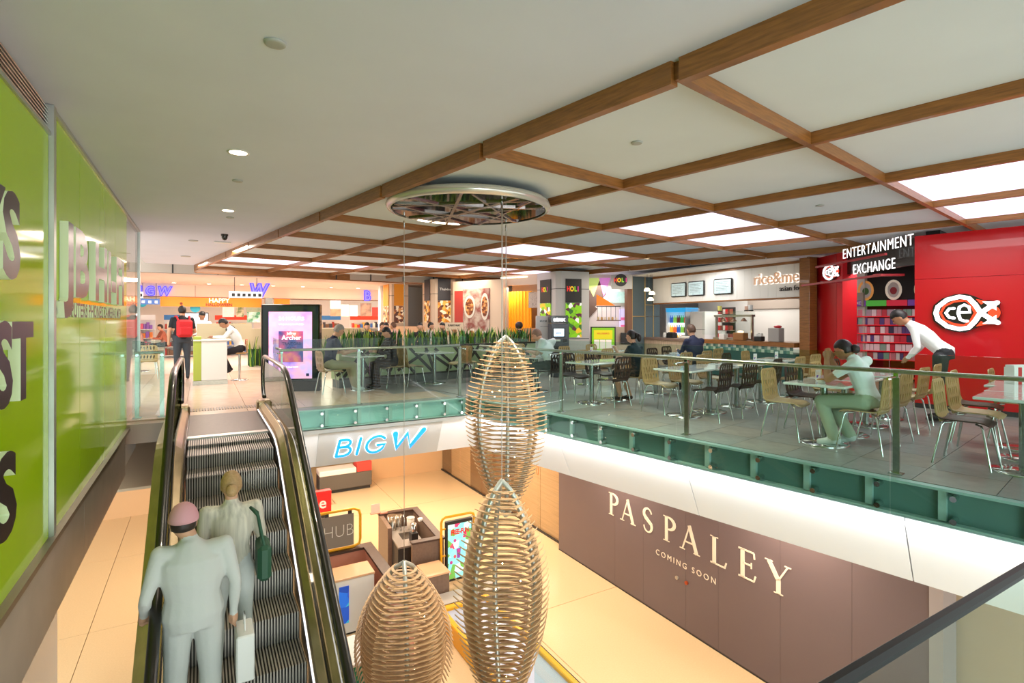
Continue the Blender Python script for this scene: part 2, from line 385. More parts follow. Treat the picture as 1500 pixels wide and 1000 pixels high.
# --- left wall: green sign wall, louvres, steel band, lower tiled wall
PI = math.pi
wl = thing('green_sign_wall', 'tall glossy lime green glass sign wall with black lettering beside the escalator', 'sign wall', frameE(-.96, 0, 0), R(90) - EA)
# local +x runs away from the viewer, local -y faces the void
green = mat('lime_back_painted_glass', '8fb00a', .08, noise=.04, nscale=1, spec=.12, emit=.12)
xs = [(-3.0, .9), (.93, 2.93), (2.96, 4.99), (5.07, 6.12), (6.13, 7.2), (7.21, 8.35), (8.36, 9.55)]
for a, b in xs: part_box('glass_panel', green, wl, a, b, 0, .05, -.06, 2.83 if b < 5 else 3.02)
part_box('end_glass_panel', CLEAR, wl, 9.56, 11.25, 0, .02, -.06, 3.02)
for a, b in ((-3, 2.9), (2.95, 5.0)):
    lv = part_box('louvre_back', DARK, wl, a, b, .05, .07, 2.86, 3.05); 
    for k in range(7): MB().cbox(((a + b) / 2, .02, 2.875 + k * .027), (b - a, .035, .006), rx=R(35)).build('louvre_slat', STEEL, wl)
ALU = mat('aluminium_trim', 'b7bab4', .35, .8)
part_box('trim_rail', ALU, wl, -3, 5.0, -.015, .05, 2.83, 2.86); part_box('louvre_post', ALU, wl, 2.9, 2.94, -.01, .05, 2.86, 3.055)
part_box('mullion', ALU, wl, 5.0, 5.07, -.03, .05, -.06, 3.055); part_box('corner_post', ALU, wl, 11.25, 11.31, -.02, .05, -.06, 3.055)
part_box('top_rail', ALU, wl, 5.07, 11.25, -.02, .05, 3.02, 3.055)
part_box('sill', mat('brown_steel', '8a7866', .35, .6), wl, -3, 11.31, -.05, .06, -.10, -.06)
for a, b in ((-3, -.3), (-.29, 1.3), (1.31, 3.6), (3.61, 6.2), (6.21, 9.2)):
    part_box('steel_band', mat('band_steel', 'b5aa9f', .4, .2, noise=.1, nscale=3), wl, a, b, -.02, .06, -.67, -.10)
mb = MB().box(-6, 11.31, .05, .4, -.70, 3.3); struct(mb.build('wall_left', PAINT, None, frameE(-.96, 0, 0), R(90) - EA))
mb = MB().box(-6, 9.5, .8, .95, -4.5, -.68); lw = struct(mb.build('wall_left_lower', mat('lower_wall_grout', '9a948c', .5), None, frameE(-.96, 0, 0), R(90) - EA))
wt = MB().box(.004, 1.996, -.012, 0, 0, 3.8).mesh('wall_panel', mat('pale_wall_panel', 'a9b6c6', .25, coat=.25))
for i in range(-2, 5):
    for j in range(1): inst(wt, 'wall_panel', lw, (-.4 + i * 2.0, .80, -4.5))
# lettering on the wall
letm = mat('letter_face', '33272a', .28, spec=.12); lets = mat('letter_side', 'c9d6b4', .5, emit=.15)
def wall_word(s, x, z, cap, wdt, label, dep=.055, bold=.035):
    """condensed built-up letters: dark glossy face, pale return"""
    o = text(s, cap, dep, lets, None, name='wall_lettering', sx=1, bold=bold, align='LEFT'); me = o.data
    me.materials.append(letm)
    for p in me.polygons: p.material_index = 1 if abs(p.normal.z) > .9 else 0
    bb = [v.co.x for v in me.vertices]; k = wdt / (max(bb) - min(bb)); m0 = min(bb)
    for v in me.vertices: v.co.x = (v.co.x - m0) * k
    t = thing('wall_sign', label, 'sign', frameE(-.96 + dep / 2 + .002, x, z), R(90) - EA); bpy.data.objects.remove(o)
    for q in letters(me, 'raised_letter'): lo_ = bpy.data.objects.new('raised_letter', q); C.objects.link(lo_); lo_.parent = t; lo_.rotation_euler = (R(90), 0, 0)
    return t
wall_word('YS', 3.28, 1.75, .46, .78, 'dark raised letters YS in the top line of the green wall')
wall_word('EST', 3.30, 1.06, .44, 1.03, 'dark raised letters EST in the middle line of the green wall')
wall_word('ES', 3.25, .36, .44, .74, 'dark raised letters ES in the bottom line of the green wall')
wall_word('JB HI-FI', 5.16, 1.72, .56, 3.55, 'big condensed raised shop name JB HI-FI on the green wall')
o = wall_word('COMPUTERS PHONES CAMERAS MP3', 5.16, 1.53, .125, 3.6, 'small dark line of words under the big shop name on the green wall', dep=.012, bold=.02)
# ceiling fittings on the plain ceiling
def ceil_item(u, v, kind):
    p = at(u, 469 - (v - 0) + 0, 0) if 0 else None
    t = (ZC - 1.5) * 783 / (469 - v); return far(u, v, t)
DL = mat('downlight_glow', 'fff0d8', .5, emit=9)
for n, (u, v, lb) in enumerate(((349, 223, 'nearest lit round downlight in the plain ceiling'), (334, 308, 'second lit round downlight farther along the plain ceiling'))):
    p = ceil_item(u, v, 0); t = thing('downlight', lb, 'downlight', (p.x, p.y, ZC))
    MB().lathe([(.075, -.001), (.095, -.001), (.095, -.008), (.075, -.006)], 24, caps=False).build('rim', PAINT, t)
    MB().lathe([(.076, -.001), (.076, -.004)], 24).build('lamp', DL, t)
    area('downlight_beam', (p.x, p.y, ZC - .03), .12, 9, (1, .85, .65), spread=120)
for u, v, r, lb in ((403, 62, .055, 'round grey ceiling speaker nearest the camera in the plain ceiling'), (348, 264, .05, 'round sensor between the two lit downlights'), (337, 318, .05, 'small round sensor just beyond the second downlight'), (283, 352, .08, 'shallow ring fitting on the ceiling above the far shop'), (272, 375, .1, 'flat round fitting near the far end of the ceiling'), (933, 206, .045, 'round speaker in the ceiling panel over the near dining tables'), (1201, 299, .05, 'round speaker in the panel between the lit panels and the red shop')):
    p = ceil_item(u, v, 0); o = MB().lathe([(r, 0), (r * 1.1, -.004), (r, -.014), (r * .8, -.016), (.01, -.016)], 24).build('ceiling_speaker', mat('fitting_grey', 'a9aca6', .5), None, (p.x, p.y, ZC - (.012 if u > 900 else 0)), label=lb); o['category'] = 'ceiling fitting'
p = ceil_item(329, 343, 0); cm = thing('security_camera', 'small dark dome camera hanging from the plain ceiling', 'camera', (p.x, p.y, ZC))
MB().lathe([(.06, 0), (.06, -.03), (.05, -.035)], 16).build('mount', DARK, cm); MB().lathe([(.05, -.035), (.048, -.07), (.03, -.1), (.005, -.11)], 16).build('dome', BLACK, cm)
p = ceil_item(326, 354, 0); ex = MB().bevbox(-.15, .15, -.06, .06, -.03, 0, .01).build('ceiling_vent', PAINT, None, (p.x, p.y, ZC), -EA); tag(ex, 'flat white rectangular fitting beside the dome camera', 'ceiling fitting')
# ---- far end: drop wall, soffit with downlights, fascia and shop
gy = mat('drop_wall', 'b9ab9f', .8); pk = mat('warm_fascia', 'f8e2d0', .7)
Z1 = 2.86
mb = MB(); mb.box(-6, 14, 18.25, 18.4, Z1, 3.9); struct(mb.build('wall_drop', gy, None, (0, 0, 0), -EA))
mb = MB(); mb.box(-6, 14, 18.3, 24.0, Z1, Z1 + .05); struct(mb.build('ceiling_soffit', mat('soffit', 'd9c4b4', .8), None, (0, 0, 0), -EA))
mb = MB(); mb.box(-6, 14, 17.6, 18.25, 3.75, 3.8); struct(mb.build('ceiling_slot', gy, None, (0, 0, 0), -EA))
for k in range(12):
    x = -3.0 + k * 1.13
    o = MB().tube([(0, 0, -.02), (0, 0, .9)], .022, 6).build('hanging_rod', DARK, None, frameE(x, 18.0, Z1)); tag(o, 'dark hanger rod in the ceiling slot, ' + nth(k) + ' from the left', 'rod', 'hanger rods in the ceiling slot')
for k in range(14):
    p = frameE(-4.2 + k * 1.1, 22.9, Z1); t = thing('shop_downlight', 'small warm downlight above the far shop front, ' + nth(k) + ' from the left', 'downlight', p, 0, 'soffit downlights of the far shop')
    MB().lathe([(.07, 0), (.07, -.006)], 16).build('lamp', DL, t); MB().lathe([(.07, 0), (.09, 0), (.09, -.008), (.07, -.008)], 16, caps=False).build('rim', PAINT, t)
    area('shop_downlight_beam', (p.x, p.y, Z1 - .03), .1, 9, (1, .74, .5), spread=130)
# the shop: fascia, side walls, back wall, ceiling
mb = MB(); mb.box(-6, 8.3, 23.9, 24.1, 2.40, Z1); struct(mb.build('wall_shop_fascia', pk, None, (0, 0, 0), -EA))
mb = MB(); mb.box(-6, 14, 33, 33.2, 0, 3.0).box(-6, -5.9, 17.6, 33, 0, 3); struct(mb.build('wall_shop_back', mat('shop_white', 'f1e6dc', .7), None, (0, 0, 0), -EA))
mb = MB(); mb.box(-6, 14, 24.1, 33, 2.84, 2.9); struct(mb.build('ceiling_shop', mat('shop_ceiling', 'efe6de', .8), None, (0, 0, 0), -EA))
mb = MB(); mb.box(-6, 8.3, 23.88, 24.12, 2.37, 2.40); struct(mb.build('trim_shop_head', mat('brown_trim', '7a5a42', .5), None, (0, 0, 0), -EA))
# right boundary walls behind the food shops
mb = MB(); mb.box(18.6, 18.8, -3, 19, 0, 3.3); struct(mb.build('wall_right', PAINT))
mb = MB(); mb.box(9.5, 18.8, 19.4, 19.6, 0, 3.3); struct(mb.build('wall_back', PAINT))
# ================================================================ BALUSTRADES OF THE VOID
chan = mat('edge_channel', '5d7c76', .45, .2); chan_l = mat('edge_flange', 'a9c2be', .4, .3)
def balustrade(name, label, p, q, joints, posts, out, zr=1.0, ztop=1.19, bolts=True, rail_off=.255, r=.022, g=GLASS, chan=chan):
    """p->q is the glass line; out = unit normal toward the floor side; joints/posts are distances from p"""
    p = Vector((p[0], p[1], 0)); q = Vector((q[0], q[1], 0)); d = (q - p).normalized(); L = (q - p).length
    rz = math.atan2(d.y, d.x); sgn = 1 if Vector((-d.y, d.x, 0)).dot(Vector((out[0], out[1], 0))) > 0 else -1
    t = thing(name, label, 'balustrade', p, rz); js = [0] + joints + [L]
    for a, b in zip(js[:-1], js[1:]): part_box('glass_panel', g, t, a + .006, b - .006, -.0075, .0075, -.33, ztop)
    y = sgn * rail_off
    MB().tube([(0.02, y, zr), (L - .02, y, zr)], r, 12).build('handrail', STEEL, t)
    for x in posts:
        MB().box(x - .028, x + .028, y - .012, y + .012, 0.012, zr - .06).build('post', STEEL, t)
        MB().bevbox(x - .06, x + .06, y - .05, y + .05, 0.0, .012, .004).box(x - .02, x + .02, y - .02, y + .02, zr - .06, zr - .015).build('post_foot', CHROME, t)
        MB().tube([(x, y, zr - .05), (x, sgn * .02, zr - .05)], .012, 8).lathe([(.03, 0), (.03, .012)], 12, (x, 0, zr - .06)).build('glass_clamp', CHROME, t)
    if bolts:
        n = int(round(L / .575)); bm_ = MB().tube([(0, -sgn * .02, 0), (0, sgn * .10, 0)], .026, 12).mesh('bolt', CHROME)
        bs = [min(L - .1, max(.1, k * L / n + (.10 if k < n else -.10) * (1 if k % 2 == 0 else 1))) for k in range(n + 1)]
        br = MB().box(-.03, .03, sgn * .06, sgn * .118, -.30, -.03).mesh('bracket', chan_l)
        for x in bs:
            inst(bm_, 'bolt', t, (x, 0, -.07)); inst(bm_, 'bolt', t, (x, 0, -.27)); inst(br, 'bracket', t, (x + .09, 0, 0))
        part_box('edge_channel', chan, t, 0, L, *sorted((sgn * .105, sgn * .12)), -.31, -.02)
        part_box('edge_flange', chan_l, t, 0, L, *sorted((sgn * .04, sgn * .13)), -.03, -.006)
        part_box('bottom_flange', chan_l, t, 0, L, *sorted((sgn * .02, sgn * .13)), -.325, -.308)
    return t
balustrade('glass_balustrade', 'long green glass balustrade with tubular rail between the void and the dining tables', (5.985, -3), (5.985, 8.47),
           [3 - .72, 3 + 1.583, 3 + 3.885, 3 + 6.18], [3 - .7, 3 + 1.6, 3 + 3.9, 3 + 6.2], (1, 0))
bo = -en * .125
balustrade('back_balustrade', 'short green glass balustrade above the blue and white sign of the void', eL + bo, eR + bo - ed * .15, [1.45], [1.33, 3.3], en, chan=mat('edge_channel_sheen', 'a8cdc9', .35, .2))  # reflected light is put into this paler copy of the channel colour
# return beside the escalator newel
balustrade('newel_balustrade', 'narrow glass screen between escalator head and the back edge of the void', frameE(1.10, 9.62), frameE(1.10, 10.5), [], [.12], frameE(1, 0), bolts=False, rail_off=.05)
balustrade('wall_side_balustrade', 'small glass screen with posts between the green wall and the escalator', frameE(-.93, 9.9), frameE(-.5, 9.9), [], [.06, .38], frameE(0, 1), bolts=False, rail_off=.05)
# nearest balustrade, right under the viewpoint
t = thing('near_balustrade', 'glass balustrade with black top rail in the near right corner', 'balustrade', frameE(-.9, .42), -EA)
part_box('glass_panel', GLASS, t, 0, 1.45, -.006, .006, -.3, .985); part_box('glass_panel', GLASS, t, 1.46, 3.4, -.006, .006, -.3, .985)
MB().bevbox(0, 3.4, -.011, .011, .982, 1.002, .006).build('top_rail', mat('rail_black', '0d0e10', .45), t)
mb = MB(); epoly(mb, [frameE(-1.0, -4), frameE(4.5, -4), frameE(4.5, .40), frameE(-1.0, .40)], -.4, 0); struct(mb.build('floor_near', pale))

# ================================================================ ESCALATOR (local frame: y runs up the slope)
esc = thing('escalator', 'escalator rising from the lower floor beside the green wall, steps seen from above', 'escalator', (0, 0, 0), -EA)
def zn(y): k = .16; a = (7.0 - y) / k; return -.577 * k * (a if a > 30 else math.log(1 + math.exp(a)))
XL, XR = -.17, .76
step_m = mat('step_aluminium', 'b4aca2', .42, .5); tread_d = mat('step_groove', '2a2725', .6)
sm = MB(); sm.box(XL + .01, XR - .01, 0, .40, -.05, -.012, 1).box(XL + .01, XR - .01, 0, .02, -.245, -.012, 1)
for k in range(38):
    x = XL + .02 + k * .0238; sm.box(x, x + .011, -.006, .40, -.014, 0).box(x, x + .011, -.008, .002, -.24, -.01)
sme = sm.mesh('step', [step_m, tread_d])
y = 7.9 - .40
for k in range(21): inst(sme, 'step', esc, (0, y, min(zn(y + .0), 0) - .004)); y -= .40
plate = mat('landing_plate', '54483f', .42, .4, noise=.15, nscale=20)
MB().bevbox(XL - .1, XR + .15, 8.02, 9.75, -.03, .012, .005).build('landing_plate', plate, esc)
MB().box(XL, XR, 7.88, 8.02, -.02, .010).build('comb_plate', mat('comb', 'cfcac2', .3, .9), esc)
ys = [-1.2 + .35 * k for k in range(20)] + [5.9 + .14 * k for k in range(20)] + [8.6, 9.1, 9.5]
def sweep(name, m, prof, dz=lambda y: 0, ys=ys, smooth=False, label=None):
    """closed profile [(x, z)] swept along the nose line"""
    mb = MB(); n = len(prof); vs = [(x, y, zn(y) + dz(y) + z) for y in ys for x, z in prof]
    fs = [(i * n + k, i * n + (k + 1) % n, (i + 1) * n + (k + 1) % n, (i + 1) * n + k) for i in range(len(ys) - 1) for k in range(n)] + [tuple(range(n - 1, -1, -1)), tuple(range(len(vs) - n, len(vs)))]
    mb.add(vs, fs, 0, smooth); return mb.build(name, m, esc, label=label)
mirror = glass('smoked_glass', (.42, .46, .36))
for s, x0 in ((1, XR), (-1, XL)):
    X = lambda a: x0 + s * a
    sweep('skirt', mat('skirt_dark', '3a3029', .3, .7), [(X(0), -.35), (X(0), .06), (X(.012), .06), (X(.012), -.35)])
    if s > 0: sweep('skirt_light', mat('skirt_led', 'f4f2ff', .4, emit=.9), [(X(.0), .062), (X(.0), .068), (X(.014), .070), (X(.014), .062)])
    sweep('inner_deck', BRONZE, [(X(.014), .06), (X(.015), .09), (X(.03), .12), (X(.085), .165), (X(.095), .165), (X(.095), .06)])
    sweep('deck_gasket', BLACK, [(X(.096), .10), (X(.096), .172), (X(.108), .172), (X(.108), .10)])
    sweep('glass_side', mirror, [(X(.109), .12), (X(.109), .84), (X(.121), .84), (X(.121), .12)])
    sweep('outer_deck', BRONZE, [(X(.125), .06), (X(.125), .17), (X(.28), .14), (X(.28), .06)])
    sweep('truss_cladding', mat('truss_cladding', '6c6352', .3, .8, noise=.1, nscale=3), [(X(.265), -.95), (X(.265), .06), (X(.28), .06), (X(.28), -.95)])
    hx = x0 + s * .115; ring = []
    path = [(hx, y, zn(y) + .87 + .05) for y in ys]
    path += [(hx, 9.5 + .34 * math.sin(a), .58 + .34 * math.cos(a)) for a in [R(12 * k) for k in range(1, 15)]]
    mb = MB(); vs = []; n = 10
    for i, p in enumerate(path):
        p = Vector(p); a = Vector(path[max(0, i - 1)]); b = Vector(path[min(len(path) - 1, i + 1)]); tt = (b - a).normalized(); nx = Vector((1, 0, 0)); nz = nx.cross(tt)
        for k in range(n): q = 2 * math.pi * k / n; vs.append(p + nx * .037 * math.cos(q) + nz * .024 * math.sin(q))
    fs = [(i * n + k, i * n + (k + 1) % n, (i + 1) * n + (k + 1) % n, (i + 1) * n + k) for i in range(len(path) - 1) for k in range(n)] + [tuple(range(n - 1, -1, -1)), tuple(range(len(vs) - n, len(vs)))]
    mb.add(vs, fs, 0, True); mb.build('handrail', BLACK, esc)
    # rounded glass and steel channel of the newel
    pr = [(9.5 + .30 * math.sin(R(12 * k)), .58 + .30 * math.cos(R(12 * k))) for k in range(0, 16)] + [(9.45, .19)]
    MB().prism([(0, 0)] * 0 + [(y, z) for y, z in pr], .012, Matrix(((0, s, 0, hx - s * .006), (1, 0, 0, 0), (0, 0, 1, 0), (0, 0, 0, 1)))).build('newel_glass', mirror, esc)
    rl = [(hx, 9.5 + .312 * math.sin(R(12 * k)), .58 + .312 * math.cos(R(12 * k))) for k in range(0, 15)]
    MB().tube(rl, .014, 8).build('newel_channel', CHROME, esc)
    MB().bevbox(min(X(.0), X(.28)), max(X(.0), X(.28)), 9.5, 9.76, 0.0, .20, .03).build('newel_base', BRONZE, esc)
MB().box(XL - .4, XR + .4, -1.2, -.6, -4.5, -4.4).build('bottom_plate', plate, esc)

# ================================================================ HANGING DISC AND PODS
dc = Vector((3.88, 5.48, 2.86))
disc = thing('hanging_disc', 'large round mirror-bottomed disc with white rim hanging under the timber grid', 'ceiling disc', dc)
MB().lathe([(.96, 0), (1.0, .01), (1.02, .05), (1.0, .10), (.93, .11), (.93, .05)], 64, caps=False).build('rim', mat('rim_silver', 'd2cfc6', .2, .5), disc)
MB().lathe([(.955, .012), (.955, .03)], 64, smooth=False).build('mirror_plate', mat('mirror_dark', '2a2624', .06, 1), disc)
for a, off, wd in ((10, .0, .05), (62, .2, .035), (118, -.1, .04), (150, .3, .03), (35, -.35, .03), (90, 0, .06), (170, -.3, .03), (75, -.45, .03), (130, .45, .035), (20, .5, .03)):
    h = math.sqrt(.94 ** 2 - off ** 2); M = Matrix.Rotation(R(a), 4, 'Z')
    MB().box(-h, h, off - wd / 2, off + wd / 2, -.004 - .0004 * a / 20, .012, 0, M).build('strut', mat('strut_silver', 'a79c98', .25, .9), disc)
wood = mat('pod_birch', 'c9a67c', .5, noise=.15, nscale=10); woodr = mat('steel_pipe', 'c4c8c0', .35, .6, noise=.1, nscale=30)
def arc(rc, a0, a1, n, cx=0, cy=0): return [(cx + rc * math.cos(a0 + (a1 - a0) * i / n), cy + rc * math.sin(a0 + (a1 - a0) * i / n)) for i in range(n + 1)]
def pod(label, u, t0, ztop, Lh, rad, phase, seed, nb=38, over=34, wmax=.062, thin=()):
    p = far(u, 469, t0); th = thing('hanging_pod', label, 'sculpture', (p.x, p.y, ztop)); rnd = random.Random(seed); face = math.atan2(-p.y, -p.x)
    prof = lambda s: rad * (math.sin(math.pi * min(1, max(0, s)) ** .86)) ** .78 if 0 < s < 1 else 0
    for k in range(3):
        a = face + phase + k * 2 * math.pi / 3
        pts = [(.90 * prof(s) * math.cos(a), .90 * prof(s) * math.sin(a), -s * Lh) for s in [i / 30 for i in range(31)]]
        MB().tube(pts, .030, 8).build('curved_pipe', woodr, th)
    for i in range(nb):
        s = .045 + .92 * i / (nb - 1); r = prof(s); z = -s * Lh
        for k in range(3):
            am = face + phase + (k + .5) * 2 * math.pi / 3; half = R(60 + (over if k not in thin else 12) * (1 - .3 * abs(s - .5)))
            rr = r * (1.18 if k not in thin else 1.34); off = r * (-.16 if k not in thin else -.36)                      # blade is flatter than the body, so its tips stick out
            n = 12; outer = []; inner = []
            for j in range(n + 1):
                q = -half + 2 * half * j / n; wv = (wmax if k not in thin else .024) * (.22 + .78 * math.cos(q / half * math.pi / 2)) * min(1, r / rad * 1.5 + .2)
                c_, s_ = math.cos(am + q), math.sin(am + q); ox, oy = off * math.cos(am), off * math.sin(am)
                dz = .14 * r * math.sin(q) * (1 if k % 2 else -1) * .7 + .07 * math.cos(q) * (s - .35) * -1
                outer.append((rr * c_ + ox, rr * s_ + oy, dz)); inner.append(((rr - wv) * c_ + ox, (rr - wv) * s_ + oy, dz + .004))
            vs = outer + inner + [(x, y, zz - .008) for x, y, zz in outer + inner]; m = n + 1; fs = []
            for j in range(n):
                fs += [(j, j + 1, m + j + 1, m + j), (2 * m + j, 3 * m + j, 3 * m + j + 1, 2 * m + j + 1), (j, 2 * m + j, 2 * m + j + 1, j + 1), (m + j, m + j + 1, 3 * m + j + 1, 3 * m + j)]
            fs += [(0, m, 3 * m, 2 * m), (n, 2 * m + n, 3 * m + n, m + n)]
            MB().add(vs, fs).build('wooden_blade', wood, th, (0, 0, z + (k - 1) * .012))
    for i in range(11):
        s = rnd.uniform(.15, .85); a = rnd.uniform(0, 6.28); r = prof(s) * rnd.uniform(.2, .75)
        MB().ball((r * math.cos(a), r * math.sin(a), -s * Lh), .009, n=6).build('fairy_light', mat('fairy_light', 'ffe9b0', .5, emit=14), th)
    cb = thing('suspension_cable', label.split(' with')[0].replace('wooden', 'steel cable carrying the') if 0 else 'thin steel cable from the disc to the ' + ('top' if seed == 1 else 'middle' if seed == 2 else 'lowest left') + ' wooden pod', 'cable', (p.x, p.y, 2.86))
    MB().tube([(0, 0, 0), (0, 0, -(2.86 - ztop))], .0045, 6).build('wire', STEEL, cb); MB().tube([(0, 0, 0), (0, 0, -.09)], .012, 8).build('anchor', CHROME, cb)
    if seed != 3: MB().tube([(.04, .03, 0), (.01, .01, -(2.86 - ztop) - .06)], .003, 5).build('second_wire', STEEL, cb)
pod('highest wooden ribbed pod, hanging in front of the dining balustrade', 741, 7.6, 1.27, 2.55, .46, R(56), 1, thin=(2,))
pod('front wooden ribbed pod, its steel tip below the highest pod', 735, 6.1, -.33, 2.75, .44, R(72), 2, thin=(2,), wmax=.075)
pod('lowest left wooden ribbed pod hanging over the kiosks', 592, 7.3, -1.80, 2.50, .56, R(4), 3)

# ================================================================ LOWER LEVEL
# right: shop hoarding and glazed shopfronts
hb = mat('hoarding_mauve', '6c5d60', .35, noise=.03, nscale=1)
# local frame of things on the right-hand wall: +x runs toward the viewer (left to right in the photograph), -y faces the concourse
def right_wall(x, y): return frameE(x, y), R(-90) - EA
loc, rz = right_wall(8.07, 11.5); hd = thing('hoarding', 'long mauve brown shop hoarding with large cream serif letters', 'hoarding', (loc.x, loc.y, -4.5), rz)
cuts = [0, 2.2, 3.1, 4.25, 5.0, 6.2, 7.3, 8.25]
for a, b in zip(cuts[:-1], cuts[1:]): part_box('hoarding_panel', hb, hd, a + .002, b - .002, 0, .35, .02, 3.38)
part_box('skirting', DARK, hd, 0, 8.25, -.004, .30, 0, .03)
part_box('edge_strip', mat('edge_grey', 'a49b9c', .5), hd, 8.25, 8.40, -.02, .35, 0, 3.38)
cream = mat('cream_letter', 'f0e2cf', .5)
def serif_word():
    W = []
    T, N = .075, .028                                     # thick and thin strokes
    def sf(x, z, w=.13): return ([(x - w / 2, z), (x + w / 2, z)], .016)
    def curve(cx, cz, rx, rz, a0, a1, n=10): return [(cx + rx * math.cos(R(a0 + (a1 - a0) * i / n)), cz + rz * math.sin(R(a0 + (a1 - a0) * i / n))) for i in range(n + 1)]
    wv = lambda n, a, b: [a + (b - a) * math.sin(math.pi * i / n) for i in range(n + 1)]
    Pg = [([(.10, 0), (.10, .5)], T), sf(.10, .008, .16), sf(.08, .492, .12), ([(.1, .49)] + curve(.14, .37, .17, .12, 90, -90) + [(.1, .25)], [N] + wv(10, N, T) + [N])]
    Ag = [([(.03, 0), (.21, .5)], N), ([(.20, .5), (.38, 0)], T), ([(.09, .17), (.32, .17)], N), sf(.03, .008), sf(.38, .008, .15)]
    Sg = [([(.27, .40)] + curve(.16, .38, .11, .11, 35, 200, 8) + [(.10, .29), (.22, .21)] + curve(.16, .125, .115, .12, 30, -150, 8) + [(.045, .12)], [N] * 4 + [.04, .05, .06, .07, .07] + [T, T, T] + [.07, .06, .05, .04, N, N, N, N, N])]
    Lg = [([(.10, 0), (.10, .5)], T), sf(.10, .492, .17), ([(.02, .012), (.34, .012)], N), ([(.33, .012), (.36, .11)], N)]
    Eg = [([(.10, 0), (.10, .5)], T), ([(.02, .012), (.32, .012)], N), ([(.02, .488), (.32, .488)], N), ([(.1, .26), (.27, .26)], N), ([(.32, .012), (.35, .11)], N), ([(.32, .488), (.33, .39)], N), ([(.27, .21), (.27, .31)], .02)]
    Yg = [([(.22, 0), (.22, .24)], T), ([(.22, .22), (.05, .49)], T), ([(.22, .22), (.38, .49)], N), sf(.22, .008, .16), sf(.05, .492, .14), sf(.38, .492, .11)]
    return [Pg, Ag, Sg, Pg, Ag, Lg, Eg, Yg]
def Fof(u, x=8.07): r = (u - 750) / 783; return x * (.866 - .5 * r) / (.5 + .866 * r)
for g, u in zip(serif_word(), (893, 912, 943, 973, 1000, 1042, 1083, 1125)):
    mb = MB(); yx = 11.5 - Fof(u)
    for pts, wd in g: mb.stroke(pts, wd, .012, y0=0, caps=False)
    mb.build('raised_letter', cream, hd, (yx - .02, -.001, 1.57))
text('COMING SOON', .115, .006, cream, hd, (11.5 - (Fof(960) + Fof(1052)) / 2, -.005, 1.20), 0, 'small_lettering', sx=1.0, space=1.45)
for u, v, c in ((993, 833, 'b9b0a4'), (1007, 845, 'b4502a')):
    MB().tube([(0, -.03, 0), (0, 0, 0)], .035, 14).build('round_handle', mat('handle_' + c, c, .4, .5), hd, (11.5 - Fof(u), 0, .95))
loc, rz = right_wall(8.30, 20.0); gf = thing('glazed_shopfront', 'warm lit glazed shopfront between far corner and brown hoarding', 'shopfront', (loc.x, loc.y, -4.5), rz)
wd1 = mat('veneer_peach', 'c99a72', .22, noise=.15, nscale=3, stretch=(.3, .3, 8), coat=.6); wd2 = mat('veneer_brown', '7f5336', .2, noise=.2, nscale=3, stretch=(.3, .3, 8), coat=.6)
for a, b, m in ((0, .9, wd2), (.9, 2.6, wd1), (2.6, 4.4, wd2), (4.4, 5.9, wd2), (5.9, 7.2, wd1), (7.2, 8.45, wd1)): part_box('veneer_panel', m, gf, a + .01, b - .01, .04, .2, 0, 3.38)
for x in (0, 1.8, 3.6, 5.4, 7.1): part_box('glass_pane', CLEAR, gf, x + .02, min(x + 1.75, 8.45), 0, .012, .05, 3.35)
part_box('bottom_rail', DARK, gf, 0, 8.45, -.02, .02, 0, .05)
nk = thing('necklace_display', 'copper coloured rope necklace shape shown on the warm wall left of the hoarding', 'display', frameE(8.02, Fof(789, 8.02), -2.15), rz)
cop = mat('copper', 'e07a3e', .3, .7)
for dx, a in ((0, .20), (.02, .17), (-.03, .22), (.01, .14)):
    MB().tube([((a * math.cos(q) + dx + .01 * math.sin(7 * q)), -.02 - .01 * math.cos(5 * q), .33 * math.sin(q) * (1.1 if math.sin(q) < 0 else .8)) for q in [2 * math.pi * i / 28 for i in range(29)]], .010, 5).build('strand', cop, nk)
MB().tube([(.05 * math.cos(q), -.02, -.50 + .12 * math.sin(q)) for q in [2 * math.pi * i / 12 for i in range(13)]], .01, 5).build('pendant', cop, nk)
mb = MB(); mb.box(8.5, 8.7, -4, 20.2, -4.5, -1.1); struct(mb.build('wall_lower_right', mat('lower_right_wall', 'cdb79a', .5), None, (0, 0, 0), -EA))
mb = MB(); mb.box(4.9, 8.5, 20.0, 20.2, -4.5, -1.1).box(-6, -1, 20.0, 20.2, -4.5, -1.1).box(-6, 8.5, 25, 25.2, -4.5, -1.1); struct(mb.build('wall_lower_back', mat('lower_back_wall', 'd9b184', .4), None, (0, 0, 0), -EA))
# lower entrance of the far shop: carpets, sensor gates, low red and steel displays
cpt = mat('carpet_dark', '57453c', .9, noise=.2, nscale=60)
mb = MB(); mb.box(-.2, 3.45, 19.3, 24.8, 0, .01); tag(mb.build('entrance_carpet', cpt, None, (0, 0, -4.5), -EA), 'dark carpet at the lower shop entrance', 'carpet')
for k, (x, y) in enumerate(((2.95, 19.9), (2.5, 20.2))):
    t = thing('display_stand', ('right' if k == 0 else 'left') + ' red draped display in the lower shop entrance', 'display stand', frameE(x, y, -4.49), -EA + R(8 * k))
    MB().tube([(0, 0, 0), (0, 0, 1.1)], .03, 8).bevbox(-.2, .2, -.2, .2, 0, .04, .01).build('pole', CHROME, t)
    mb = MB(); n = 10; mb.add([(.12 * math.cos(2 * math.pi * i / n), .12 * math.sin(2 * math.pi * i / n), 1.15) for i in range(n)] + [((.26 + .03 * (i % 2)) * math.cos(2 * math.pi * i / n), (.26 + .03 * (i % 2)) * math.sin(2 * math.pi * i / n), .35) for i in range(n)], [(i, (i + 1) % n, n + (i + 1) % n, n + i) for i in range(n)] + [tuple(range(n))]); mb.build('red_drape', mat('drape_red', 'd8453a', .7), t)
